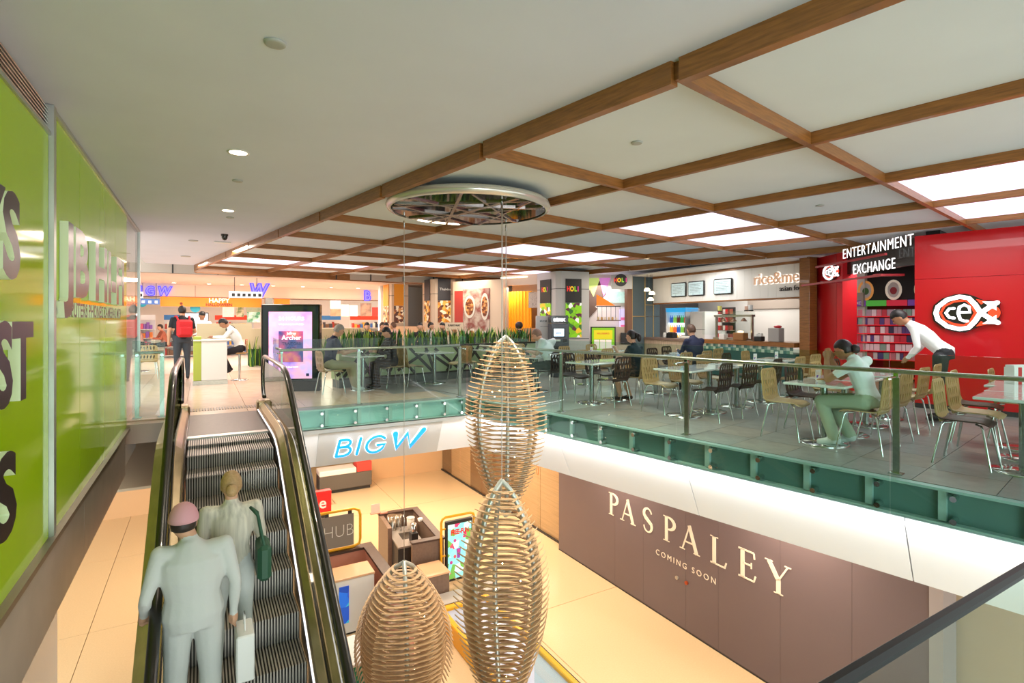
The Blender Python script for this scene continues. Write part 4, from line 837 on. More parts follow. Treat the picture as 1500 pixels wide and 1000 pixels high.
part_box('back_screen', mat('parapet_beige', 'cdbf9c', .6), t, -.30, .95, 1.0, 1.03, 1.0, 1.42); part_box('screen_foot', STEEL, t, -.28, -.24, .99, 1.04, 0, 1.0); part_box('screen_foot', STEEL, t, .20, .24, .99, 1.04, 0, 1.0)
MB().tube([(.45 + .10 * math.cos(q), .98, 1.26 + .10 * math.sin(q)) for q in [2 * math.pi * i / 16 for i in range(17)]], .014, 6).build('ring_mirror', BLACK, t)
t = thing('bar_stool', 'chrome bar stool under the man in the white shirt at the high counter', 'stool', frameE(.80, 15.05), -EA); MB().lathe([(.2, 0), (.2, .012), (.03, .03)], 20).build('base', CHROME, t); MB().tube([(0, 0, .02), (0, 0, .66)], .03, 10).build('post', CHROME, t); MB().lathe([(.14, .66), (.19, .68), (.185, .70)], 16).build('seat', PLY, t)
for sx_ in (1,):
    mb = MB(); mb.bevbox(.15, .175, -.17, .17, .69, 1.0, .01); mb.build('backrest', PLY, t)
for x, y, a, k, lb in ((1.75, 17.0, 180, 'light', 'light chair seen from behind under the boy in the striped shirt'), (-1.9, 19.5, 10, 'light', 'light chair at the far left beside the backpack man'), (-1.35, 18.2, 0, 'dark', 'dark chair behind the backpack man'), (-1.2, 16.6, 0, 'light', 'light chair just left of the backpack man')):
    q = frameE(x, y); chair(q.x, q.y, R(a if a != 180 else 0) - EA, k, lb)
q = frameE(2.35, 17.6); table(q.x, q.y, 'cafe table before the beige parapet'); q = frameE(-1.6, 19.0); table(q.x, q.y, 'cafe table beyond the backpack man')

# ================================================================ FAR SHOP: SIGNS, SHELVES, BANNER
sgn = mat('far_sign_blue', '4a45f0', .5, emit=.8); sgw = mat('far_sign_white', '8480ff', .5, emit=.5)
def far_letters(s, xs, z, cap, lb, y=23.86):
    t = thing('shop_sign', lb, 'sign', frameE(0, y, 0), -EA)
    for ch, x in zip(s, xs):
        text(ch, cap, .06, sgn, t, (x, 0, z), 0, 'sign_letter', sx=.85, bold=.07, shear=.15 if ch == 'W' else 0); text(ch, cap, .03, sgw, t, (x, -.022, z), 0, 'letter_core', sx=.83, bold=.005, shear=.15 if ch == 'W' else 0)
far_letters('BIGW', [bear(frameE(0, 23.86), frameE(1, 0), u) for u in (193, 206, 220, 240)], 2.44, .33, 'blue and white lit letters on the far shop fascia at left')
far_letters('W', (1.75,), 2.38, .48, 'big lit blue W hanging before the far shop fascia', 21.6)
far_letters('B', (6.35,), 2.40, .42, 'lit blue B at the right end of the far shop fascia')
t = thing('halloween_banner', 'orange banner reading HAPPY HALLOWEEN under the far shop fascia', 'banner', frameE(0, 23.6, 0), -EA)
orm = mat('banner_orange', 'f2761a', .6, emit=.25)
for a, b in ((-1.35, .55), (.56, 2.05), (2.5, 3.1)): part_box('banner_panel', orm, t, a, b, -.01, .01, 2.02, 2.37)
text('HAPPY', .17, .01, mat('banner_cream', 'ffe9c8', .5, emit=.4), t, (.55, -.02, 2.19), 0, bold=.03); text('HALLOWEEN', .11, .01, mat('banner_brown', '6a2410', .5), t, (.55, -.02, 2.05), 0, bold=.03)
for x in (-.7, 2.8): MB().ball((x, -.02, 2.13), .05, .01, .05, 10).build('pumpkin_print', mat('banner_brown', '6a2410', .5), t)
for u, v, lb in ((208, 443, 'teal round hanging disc at the far left of the far shop'), (286, 451, 'teal round hanging disc below the orange banner')):
    q = far(u, v, 20.5); t = thing('hanging_roundel', lb, 'sign', q, -EA); MB().tube([(0, -.01, 0), (0, .01, 0)], .17, 20).build('disc', mat('teal_disc', '1f9ab0', .5, emit=.2), t); MB().tube([(0, 0, .17), (0, 0, 2.83 - q.z)], .006, 5).build('wire', DARK, t)
q = far(288, 469, 19.0); t = thing('hanging_tv', 'bright blue television screen behind the backpack man', 'television', (q.x, q.y, 1.18), -EA); part_box('casing', DARK, t, -.37, .37, -.04, .04, 0, .60, .01); part_box('screen', picture('tv_blue', ['7a9af0', 'c8d8ff', 'e8f0ff', '8aa0f0'], 2, .6, 'noise'), t, -.34, .34, -.045, -.04, .04, .56); part_box('stand', DARK, t, -.04, .04, -.03, .03, -1.18, 0)
for u, t0, w_, lb, ic in ((360, 17.0, .95, 'white hanging directory sign with small black symbols, before the lit W', 6), (219, 19.5, .62, 'blue hanging directory sign at the far left', 3), (196, 17.5, .5, 'white hanging directory sign at the end of the green wall', 3)):
    q = far(u, 432 if ic != 3 or u == 196 else 442, t0); t = thing('directory_sign', lb, 'sign', (q.x, q.y, q.z), -EA - .05); part_box('board', mat('dir_white', 'f2f4f8', .5, emit=.5) if u != 219 else mat('dir_blue', '3a62a8', .5, emit=.2), t, -w_ / 2, w_ / 2, -.03, .03, -.09, .11)
    for k in range(ic): part_box('symbol', DARK if u != 219 else PAINT, t, -w_ / 2 + .08 + k * w_ / ic * .95, -w_ / 2 + .08 + k * w_ / ic * .95 + .09, -.034, -.03, -.05, .05)
    for x in (-w_ / 3, w_ / 3): MB().tube([(x, 0, .11), (x, 0, ZC - q.z)], .01, 6).build('rod', DARK, t)
# steel column and shop interior
t = thing('shop_column', 'grey steel column in the middle of the far shop front', 'column', frameE(2.27, 23.3), -EA); part_box('shaft', STEEL, t, -.14, .14, -.14, .14, 0, 2.4, .01); part_box('green_band', mat('band_green', '9fb67a', .5), t, -.145, .145, -.145, .145, 1.15, 1.55); part_box('base', DARK, t, -.16, .16, -.16, .16, 0, .1)
goods = [['c83a2a', 'e8b04a', 'f0e8dc', '3a6ab0', '2a2a30'], ['f2efe8', 'd8607a', '8a5ab0', '2f8a8a', 'e8843a'], ['7a5a42', 'c8b090', 'f0e0c8', '4a4a50', 'a83a2a']]
rnd = random.Random(5)
shop_specs = [(-4.2, 25.2, 'far left'), (-2.4, 25.6, 'left of the backpack man'), (-.6, 25.4, 'behind the backpack man'), (1.2, 26.0, 'behind the blue television'), (3.4, 25.5, 'behind the steel column'), (5.0, 26.2, 'behind the advertising screen'), (6.8, 25.6, 'left of the red posters'), (8.6, 26.0, 'behind the orange pillar'), (10.4, 26.4, 'between the two far pillars')]
for n, (x, y, lb) in enumerate(shop_specs):
    t = thing('shop_shelf', 'stocked shelf unit in the far shop, ' + lb, 'shelf', frameE(x, y), -EA)
    part_box('back_panel', PAINT, t, -.75, .75, .2, .23, 0, 1.5)
    for z in (.1, .45, .8, 1.15): part_box('shelf_board', PAINT, t, -.75, .75, -.15, .2, z - .02, z)
    part_box('header', mat('hdr_%d' % (n % 3), ['d8442a', 'f2efe8', '3a7ab8'][n % 3], .6, emit=.1), t, -.75, .75, .19, .2, 1.52, 1.72)
    for z in (.1, .45, .8, 1.15):
        k = -.7
        while k < .66:
            w_ = rnd.uniform(.07, .16); c = rnd.choice(goods[n % 3]); part_box('packet', mat('goods_' + c, c, .6), t, k, k + w_ - .012, -.10, .1, z, z + rnd.uniform(.14, .28)); k += w_
for u0, u1, v0, v1, cols, lb in ((484, 499, 440, 452, ['f4f0ea'], 'white hanging poster right of the advertising screen'), (484, 499, 453, 463, ['6a5040', '8a6a50', 'a08060'], 'brown picture panel below the white poster'), (512, 524, 447, 463, ['bfe0d8', 'a8d0c8'], 'mint panel in the far shop'), (528, 544, 444, 463, ['5a4438', '7a5a48', 'a07a60'], 'tall brown picture panel in the far shop'), (545, 555, 450, 463, ['e0281c'], 'bright red poster pair left of the orange pillar'), (500, 511, 446, 463, ['f8f4ee'], 'white tall panel between brown and mint ones'), (326, 343, 446, 464, ['d8cfc4', 'efe8e0'], 'pale curtain panel right of the steel column'), (346, 357, 442, 464, ['c8a878', 'e8d0b0', '6a7a4a'], 'poster strip panel left of the green glazed panel'), (361, 382, 440, 457, ['8a9a7a', 'a8b090'], 'grey green glazed panel under the lit W'), (362, 381, 457, 472, ['a8e8c8', '3a8a5a', 'd8f0e0'], 'bright green patterned panel under the glazed one')):
    a = far(u0, v1, 24.0 if 0 else 22.5); b = far(u1, v0, 22.5); o = MB().box(0, (b - a).xy.length, -.01, .01, 0, b.z - a.z).build('hanging_picture', picture('panel_' + lb[:12] + str(u0), cols + cols[:1], 3, .35, 'noise') if len(cols) > 1 else mat('panel_c_' + cols[0], cols[0], .6, emit=.45), None, a, facing(a, b)); tag(o, lb, 'picture')
# ================================================================ RED SHOP (right)
A0, A1 = Vector((11.26, 2.62, 0)), Vector((13.42, 4.98, 0))         # diagonal shop front
rw = thing('red_shop_wall', 'long glossy red wall with the big lit round logo at right', 'shop wall', (11.26, 2.62, 0), R(-90))   # +x toward -Y, -y faces the tables
for a, b in ((0, 1.6), (1.605, 3.4), (3.405, 5.5)):
    part_box('red_panel', RED, rw, a, b, 0, .2, .08, 2.20); part_box('red_panel', RED, rw, a, b, 0, .2, 2.205, ZB)
part_box('skirting', DARK, rw, 0, 5.5, .003, .2, 0, .08)
def disc_poly(cx, cz, rx, rz, n=36, a0=0): return [(cx + rx * math.cos(2 * math.pi * k / n + a0), cz + rz * math.sin(2 * math.pi * k / n + a0)) for k in range(n)]
def logo(th, x, z, s, y):
    """round lit logo: fish-shaped ring ending in a crossed arrow x, with c and e inside"""
    bk = BLACK; wh_ = mat('logo_white', 'ffffff', .5, emit=.8); og = mat('logo_orange', 'f2401c', .4, emit=.5)
    P = lambda pts: [(x + a * s, z + b * s) for a, b in pts]
    def pr(name, pts, d0, d1, m):
        mb = MB(); mb.prism(P(pts), d1 - d0, Matrix.Translation((0, -y - d1, 0))); mb.build(name, m, th)
    hull = [(-.98, -.02), (-.92, .30), (-.66, .55), (-.28, .70), (.02, .71), (.25, .62), (.52, .46), (.80, .42), (.96, .42), (.96, .16), (1.0, 0), (.96, -.16), (.96, -.42), (.60, -.42), (.30, -.56), (.02, -.72), (-.30, -.70), (-.66, -.56), (-.92, -.30)]
    pr('logo_back', hull, 0, .05, bk); pr('logo_disc', [(.82 + .17 * math.cos(a), .22 * math.sin(a)) for a in [2 * math.pi * k / 14 for k in range(14)]], .045, .058, og)
    pr('logo_wedge', [(.32, .50), (.62, .42), (.46, .30)], .045, .058, og); pr('logo_wedge', [(.32, -.50), (.62, -.42), (.46, -.30)], .045, .058, og)
    pr('logo_inner', [(-.74, 0), (-.62, .28), (-.32, .46), (-.02, .50), (.18, .36), (.38, 0), (.18, -.36), (-.02, -.50), (-.32, -.46), (-.62, -.28)], .045, .056, og)
    pr('logo_core', [(-.66, 0), (-.55, .24), (-.30, .39), (.02, .43), (.16, .28), (.26, 0), (.12, -.32), (-.02, -.42), (-.30, -.38), (-.55, -.24)], .05, .061, bk)
    mb = MB(); ring = [(.92, -.36), (.72, -.22), (.44, .02), (.30, .30), (.12, .54), (-.14, .60), (-.50, .50), (-.78, .24), (-.84, 0), (-.78, -.24), (-.50, -.50), (-.14, -.60), (.12, -.54), (.30, -.30), (.44, -.02), (.72, .22), (.90, .36)]
    mb.stroke(P(ring), .155 * s, .022, y0=-y - .052); mb.add([], []); mb.build('logo_ring', wh_, th)
    for sg in (1, -1): pr('logo_arrow', [(.50, .40 * sg), (.88, .40 * sg), (.88, .08 * sg)], .052, .076, wh_)
    mb = MB(); mb.stroke(P([(-.30, .17), (-.44, .16), (-.54, .0), (-.44, -.16), (-.30, -.19)]), .10 * s, .012, y0=-y - .062); mb.build('logo_c', wh_, th)
    mb = MB(); mb.stroke(P([(-.14, .02), (.16, .02), (.13, .22), (0, .30), (-.14, .22), (-.18, 0), (-.12, -.24), (.0, -.30), (.08, -.30)]), .10 * s, .014, y0=-y - .062); mb.build('logo_e', wh_, th)
logo_u = lambda u: (783 * .0 + 0)
t = thing('round_logo_sign', 'big lit white and orange round logo sign on the red wall', 'sign', (11.24, 1.94, 1.5), R(-90))
logo(t, 0, .12, .44, .0)
jc = A0; ddir = (A1 - A0).normalized(); rzd = facing(A1, A0)
fd = thing('red_storefront', 'diagonal entrance of the red shop with lit white words on dark boards', 'shop front', A1, rzd)        # +x from timber post to the red wall, -y toward the tables
FL = (A1 - A0).length
part_box('red_panel', RED, fd, .0, .80, .0, .12, 0, ZB); part_box('red_jamb', mat('red_bright', 'd80a1a', .5), fd, .81, 1.02, .0, .3, 0, ZB)
part_box('header_board', BLACK, fd, 1.02, FL - .05, .10, .2, 2.48, ZB)
sl = mat('sign_lit', 'ffffff', .5, emit=.9); rail = mat('red_rail', 'b03038', .4)
fdx = (A0 - A1).normalized(); fdo = A1 + Vector((math.sin(rzd), -math.cos(rzd), 0)) * .44
for s_, z_, u0_, u1_ in (('ENTERTAINMENT', 2.72, 1235, 1338), ('EXCHANGE', 2.38, 1250, 1311)):
    x0_, x1_ = bear(fdo, fdx, u0_), bear(fdo, fdx, u1_)
    text(s_, .20, .008, sl, fd, ((x0_ + x1_) / 2, -.44, z_), 0, bold=-.008, space=1.1, fit=x1_ - x0_)
part_box('sign_rail', rail, fd, .78, FL - .1, -.44, -.40, 2.64, 2.68); part_box('sign_rail', rail, fd, .15, FL - .2, -.44, -.40, 2.28, 2.32)
part_box('sign_bracket', rail, fd, .9, 1.0, -.40, 0, 2.30, 2.34); part_box('sign_bracket', rail, fd, FL - .5, FL - .4, -.40, .1, 2.30, 2.34)
t2 = thing('small_round_logo', 'smaller lit round logo on the red panel beside the timber post', 'sign', A1 + (A0 - A1).normalized() * .33 + Vector((-.25, -.25, 0)), rzd + .15)
logo(t2, 0, 2.56, .26, 0.0)
# interior: dark back wall, shelves of discs
sp = frameE(0, 0); s0, s1 = far(1240, 469, 13.7), far(1362, 469, 12.7); s0.z = s1.z = 0; rzs = facing(s0, s1); SL = (s1 - s0).length
iw = thing('shelf_wall', 'dark wall with red shelves full of boxed games and discs inside the red shop', 'shelf wall', s0, rzs)
part_box('back_wall', mat('shop_black', '1d1a1c', .6), iw, -1, SL + 1.5, .30, .4, 0, 3.1)
part_box('shelf_back', mat('shelf_back_red', '5a1018', .6), iw, 0, SL, .26, .30, .05, 1.88)
hd_m = [mat('hdr_purple', '6a3a8a', .5, emit=.3), mat('hdr_green', '4aa83a', .5, emit=.3), mat('hdr_red', 'c8203a', .5, emit=.3)]
for k in range(4): part_box('header_strip', hd_m[k % 3], iw, k * SL / 4, (k + 1) * SL / 4 - .01, .0, .27, 1.86, 2.0)
text('PLAYSTATION', .07, .004, PAINT, iw, (.62, -.003, 2.08), 0, sx=.8, bold=.02, name='header_text') if 0 else text('GAMES', .08, .004, PAINT, iw, (SL * .12, -.003, 1.90), 0, sx=.9, bold=.02, name='header_text')
rnd = random.Random(9); boxc = ['e8d8dc', 'c8384a', '5a4a8a', 'f0e8ea', 'b8a0b0', '3a3a5a', 'd87a8a', '8ab0a0']
for r_ in range(8):
    z = .10 + r_ * .215; part_box('red_shelf', mat('shelf_red', 'e01828', .4, emit=.25), iw, 0, SL, -.02, .26, z - .02, z)
    k = .03
    while k < SL - .12 and r_ > 1:
        w_ = rnd.uniform(.06, .13); c = rnd.choice(boxc); part_box('game_box', mat('box_' + c, c, .4, emit=.08), iw, k, k + w_, .04, .08, z, z + .165); k += w_ + .008
for k, (x, c) in enumerate(((.22, 'e8a050'), (.56, 'e8dcc8'), (.9, 'd8c8a8'))):
    t = thing('wall_emblem', ('oval orange and green', 'white and red badge', 'cream and purple')[k] + ' emblem on the dark wall above the shelves', 'emblem', s0 + (s1 - s0) * x + Vector((-.05, -.05, 2.25)), rzs)
    MB().prism(disc_poly(0, 0, .17, .25, 20), .03, Matrix.Translation((0, .1, 0))).build('plate', mat('emb_' + c, c, .5, emit=.2), t); MB().prism(disc_poly(0, 0, .12, .19, 20), .01, Matrix.Translation((0, .09, 0))).build('field', PAINT, t); MB().prism(disc_poly(0, -.02, .07, .09, 14), .01, Matrix.Translation((0, .08, 0))).build('badge', mat(('emb_green', 'emb_red', 'emb_purple')[k], ('4a7a3a', 'b02030', '6a3a7a')[k], .5), t)
mb = MB(); mb.box(0, 6.5, 0, .2, 0, 3.1); struct(mb.build('wall_red_shop_side', mat('shop_black', '1d1a1c', .6), None, A0 + Vector((.25, -.3, 0)), 0))
area('red_shop_lamp', (12.9, 3.4, 2.85), .8, 30, (1, .93, .93))

def span(u0, t0, u1, t1):
    a, b = far(u0, 469, t0), far(u1, 469, t1); a.z = b.z = 0; return a, b
# ================================================================ ASIAN FOOD COUNTER
Pa, Pb = Vector((13.36, 5.25, 0)), Vector((14.9, 10.55, 0)); rzr = facing(Pb, Pa); RL = (Pb - Pa).length    # +x from far left to the timber post
tp = thing('timber_post', 'square timber post between food counter and red shop', 'post', Pa + Vector((-.12, -.14, 0)), rzr); part_box('shaft', TIMBER, tp, -.13, .13, -.13, .13, 0, ZB - .002, .005); part_box('shoe', DARK, tp, -.135, .135, -.135, .135, 0, .05)
fs_ = thing('food_stall', 'white boarded food stall front with lit name over a timber topped counter', 'food stall', Pb, rzr)
bd_m = mat('white_board', 'f0eeea', .5)
n = 22
for k in range(n): part_box('white_board', bd_m, fs_, k * RL / n + .002, (k + 1) * RL / n - .002, 0, .10, 2.06, 2.86)
part_box('timber_trim', TIMBER, fs_, 0, RL, -.02, .12, 2.02, 2.06); part_box('top_trim', TIMBER, fs_, 0, RL, -.03, .12, 2.86, 2.92); part_box('soffit_panel', PAINT, fs_, 0, RL, -.9, .1, 2.925, 2.96)
part_box('bulkhead_back', bd_m, fs_, 0, RL, .1, .2, 2.02, 2.95)
nm_ = mat('name_tan', 'c9a68a', .5, emit=.25); nh = mat('name_halo', 'fff4ea', .5, emit=.8)
text('rice&me', .30, .02, nh, fs_, (RL - .75, -.012, 2.42), 0, 'name_halo', sx=.95, bold=.025); text('rice&me', .30, .05, nm_, fs_, (RL - .75, -.05, 2.42), 0, 'stall_name', sx=.95, bold=-.006)
text('asian food', .13, .02, BLACK, fs_, (RL - .28, -.03, 2.22), 0, 'small_lettering', sx=1.0, bold=-.004)
ms = picture('menu_screen', ['9fb8bc', 'b8ccd0', 'a8c0c4'], 12, .3, 'noise')
for u, lb in ((995, 'leftmost menu screen on the white stall front'), (1021, 'middle menu screen on the white stall front'), (1060, 'right menu screen on the white stall front')):
    a = [(f, abs(( (lambda p: 750 + 783 * (math.cos(YAW) * p.x - math.sin(YAW) * p.y) / (math.sin(YAW) * p.x + math.cos(YAW) * p.y))(Pb + (Pa - Pb) * f)) - u)) for f in [i / 400 for i in range(401)]]; f = min(a, key=lambda q: q[1])[0]
    t = thing('menu_screen', lb, 'menu screen', Pb + (Pa - Pb) * f + Vector((0, 0, 2.44)), rzr)
    part_box('casing', BLACK, t, -.34, .34, -.05, -.004, -.22, .22, .03); part_box('screen', ms, t, -.30, .30, -.055, -.05, -.19, .19)
    for j in range(6): part_box("text_line", mat("menu_ink", "5a6a70", .6), t, -.24, .22 - .05 * (j % 3), -.0565, -.055, .12 - j * .045, .128 - j * .045)
# interior
part_box('kitchen_back', mat('kitchen_grey', 'cfcac4', .4), fs_, -.3, RL, 2.2, 2.3, 0, 3.0); part_box('kitchen_head', mat('kitchen_taupe', '9a8c80', .6), fs_, 1.9, RL, 2.15, 2.2, 1.85, 2.2)
ct = thing('service_counter', 'long timber topped counter with patterned tiles and teal band', 'counter', Pb, rzr)
part_box('body', mat('counter_cream', 'd8c0a8', .5), ct, -.2, 2.55, -.25, .35, 0, .88); part_box('body_right', mat('counter_teal', '2f5a5a', .4), ct, 2.55, RL - .02, -.25, .35, 0, .70)
part_box('top_left', mat('counter_top_grey', '8a7468', .4), ct, -.22, 2.55, -.30, .38, .88, .95); part_box('top_right', TIMBER, ct, 2.55, RL - .02, -.31, .38, .86, .97)
tl = [mat('tile_green', '7aa08c', .3), mat('tile_cream', 'd4dcc8', .3), mat('tile_teal', '4f7f78', .3)]
k = 0; x = 2.56
while x < RL - .1:
    for r_ in range(2): part_box('wall_tile', tl[(k + r_) % 3], ct, x, x + .085, -.262, -.25, .70 + r_ * .08, .775 + r_ * .08)
    x += .09; k += 1
for k in range(28): part_box('ribbed_slat', mat('slat_cream', 'cbb59c', .5), ct, -.15 + k * .095, -.15 + k * .095 + .07, -.262, -.25, .05, .86)
q = lambda x, y, z: Pb + (Pa - Pb).normalized() * x + Vector((-(Pa - Pb).normalized().y, (Pa - Pb).normalized().x, 0)) * y + Vector((0, 0, z))
# drinks fridge
t = thing('drinks_fridge', 'lit drinks fridge full of bottles behind the food counter', 'fridge', q(-.12, 1.3, 0), rzr + .1)
part_box('cabinet', PAINT, t, -.42, .42, .3, .36, 0, 1.9); part_box('side', PAINT, t, -.45, -.41, -.3, .36, 0, 1.9); part_box('side', mat('fridge_side', 'b8b8b8', .4), t, .41, .45, -.3, .36, 0, 1.9); part_box('head', mat('fridge_head', '2f9ad0', .5, emit=.6), t, -.45, .45, -.3, .3, 1.78, 1.92)
rnd = random.Random(3); bcol = ['3aa84a', 'd83a2a', 'e8b02a', 'e8682a', '2a5ab0', '8ac04a', '5a2a1a']
BM = {}
for c in bcol: BM[c] = MB().tube([(0, 0, 0), (0, 0, .17), (0, 0, .21), (0, 0, .26)], [.034, .034, .014, .014], 8).mesh('bottle', mat('drink_' + c, c, .3, emit=.35))
for r_, z in enumerate((.75, 1.08, 1.41)):
    part_box('fridge_shelf', mat('fridge_led', 'e8fbff', .5, emit=.9), t, -.41, .41, -.2, .3, z - .025, z)
    for k in range(10):
        c = bcol[(r_ * 2 + k // 2) % 7]; b_ = bpy.data.objects.new('drink_bottle', BM[c]); C.objects.link(b_); l = q(-.12, 1.3, 0); a = rzr + .1; dx, dy = -.36 + k * .08, -.14
        b_.location = (l.x + dx * math.cos(a) - dy * math.sin(a), l.y + dx * math.sin(a) + dy * math.cos(a), z + .001); tag(b_, nth(k) + ' bottle from the left on the ' + ('lowest', 'middle', 'top')[r_] + ' shelf of the lit fridge', 'bottle', 'drink bottles in the fridge, ' + ('lowest', 'middle', 'top')[r_] + ' shelf')
t = thing('white_fridge', 'plain white tall fridge beside the lit drinks fridge', 'fridge', q(.95, 1.35, 0), rzr); part_box('body', PAINT, t, -.33, .33, -.35, .35, 0, 1.78, .01); part_box('door_gap', DARK, t, -.33, .33, -.353, -.35, 1.2, 1.21)
t = thing('snack_rack', 'rack of red snack packets right of the white fridge', 'rack', q(1.85, 1.3, 0), rzr)
part_box('back', DARK, t, -.25, .25, .1, .14, 0, 1.9)
for z in (.95, 1.2, 1.45, 1.7):
    part_box('rack_shelf', STEEL, t, -.25, .25, -.1, .1, z - .015, z)
    for k in range(5): part_box('snack_packet', mat('snack_%d' % (k % 3), ['c82a2a', '7a3a2a', 'd8d0c8'][k % 3], .5), t, -.24 + k * .097, -.16 + k * .097, -.08, .05, z, z + .14)
part_box('blue_case', mat('ice_blue', '2a7ad0', .5, emit=.5), t, -.25, .25, -.14, .1, .62, .90)
t = thing('food_warmer', 'glass and steel food warmer with heat lamps on the counter', 'food warmer', q(3.35, .05, .972), rzr)
for x in (-.62, .62): part_box('upright', STEEL, t, x - .025, x + .025, -.02, .03, 0, .62)
part_box('top_frame', STEEL, t, -.66, .66, -.06, .07, .62, .68); part_box('top_shelf', CLEAR, t, -.9, .95, -.22, .25, .75, .765); part_box('front_glass', CLEAR, t, -.92, .92, -.24, -.23, .12, .77)
for x in (-.35, 0, .35): MB().lathe([(.09, 0), (.06, .05), (.02, .09)], 12, (x, 0, .50)).build('heat_lamp', mat('lamp_brown', '6a4a3a', .3, .6, emit=.2), t)
part_box('tray', STEEL, t, -.6, .6, -.15, .2, 0, .05)
for x, lb, c, h in ((2.9, 'yellow patterned tin on the food warmer shelf', 'd8d070', .16), (3.85, 'pinkish pot on the food warmer shelf', 'd8b09a', .13), (3.97, 'white cup on the food warmer shelf', 'f0f0ee', .16)):
    t = thing('canister', lb, 'container', q(x, 0, 1.742), rzr); MB().lathe([(.05, 0), (.06, h)], 14).build('body', mat('tin_' + c, c, .4), t); MB().lathe([(.065, 0), (.07, .03)], 14).build('base', DARK, t)
for x, lb, c, d in ((3.15, 'stack of white cutlery cups on the counter', 'e8e6e2', (.2, .15, .16)), (3.75, 'timber box with a warm light on the counter', '9a6a3a', (.34, .2, .20)), (4.35, 'black box with white napkins on the counter', '1a1a1c', (.22, .16, .12)), (4.85, 'grey box with red top beside the timber post', 'a8a4a0', (.32, .2, .34)), (1.05, 'black card machine and till on the left of the counter', '1a1a1c', (.3, .2, .16)), (1.75, 'stack of white boxes on the left of the counter', 'e6e2da', (.5, .2, .08)), (.75, 'white cup holder on the left of the counter', 'f0efec', (.1, .1, .16))):
    z = .972 if x > 2.55 else .952; t = thing('counter_item', lb, 'counter item', q(x, -.12, z), rzr); part_box('body', mat('ci_' + c, c, .5), t, -d[0] / 2, d[0] / 2, -d[1] / 2, d[1] / 2, 0, d[2], .012)
    if 'red' in lb: MB().ball((.05, 0, d[2] + .03), .12, .06, .04, 8).build('red_top', RED, t)
    elif 'napkin' in lb or 'cutlery' in lb:
        for k in range(4): part_box('napkin', PAINT, t, -.08 + k * .045, -.05 + k * .045, -.03, .03, d[2], d[2] + .06 + .02 * (k % 2))
    elif 'warm' in lb: MB().ball((0, 0, d[2] + .02), .08, .08, .04, 8).build('glow', mat('warm_glow', 'ffd8a0', .5, emit=2), t)
    else: part_box('top', mat('ci_top', '4a4644', .5), t, -d[0] / 3, d[0] / 3, -d[1] / 3, d[1] / 3, d[2], d[2] + .02)
area('food_stall_lamp', q(2.8, 1.0, 2.85), 1.6, 60, (1, .97, .92)); area('food_front_lamp', q(3.0, -.8, 2.90), 1.2, 16, (1, .98, .95))
mb = MB(); mb.box(0, .05, .1, .9, 0, 3.0); struct(mb.build('wall_stall_side', mat('shop_black', '1d1a1c', .6), None, q(RL, 0, 0), rzr))
# blue grey panelled corner with globe lamps
pa_, pb_ = span(923, 17.3, 968, 17.9) if 'span' in globals() else (q(0, 0, 0),) * 2
t = thing('panelled_corner', 'blue grey panelled wall with thin brass lines left of the menu screens', 'wall panelling', pb_, facing(pa_, pb_))
bg = mat('panel_bluegrey', '56676e', .45); br = mat('brass_line', 'd8b878', .3, .6)
for a, b in ((-1.18, -.66), (-.64, -.30), (-.28, 0)):
    for z0, z1 in ((.2, 1.62), (1.64, 2.92)): part_box('blue_panel', bg, t, a, b, .05, .12, z0, z1)
for x in (-1.19, -.65, -.29): part_box('brass_strip', br, t, x - .012, x + .012, .03, .05, .2, 2.92)
part_box('brass_strip', br, t, -1.19, -.65, .03, .05, 1.62, 1.64); part_box('brass_strip', br, t, -.65, -.29, .03, .05, 2.0, 2.02)
part_box('brown_post', mat('brown_post', '8a6450', .4), t, -1.42, -1.22, .0, .14, 0, 2.95); part_box('plinth', DARK, t, -1.18, 0, .04, .12, 0, .2)
for k, (u, v) in enumerate(((948, 426), (955, 431), (953, 440))):
    p = far(u, v, 16.6); t = thing('globe_pendant', 'glowing half globe pendant lamp, ' + ('upper left', 'right', 'lowest')[k] + ' of the three before the blue grey panels', 'pendant lamp', p)
    MB().lathe([(.005, .10), (.05, .09), (.085, .05), (.10, 0), (.01, -.01)], 16).build('globe', mat('globe_glow', 'ffe2b0', .5, emit=4), t); MB().tube([(0, 0, .10), (0, 0, 2.93 - p.z)], .006, 6).build('cord', DARK, t)

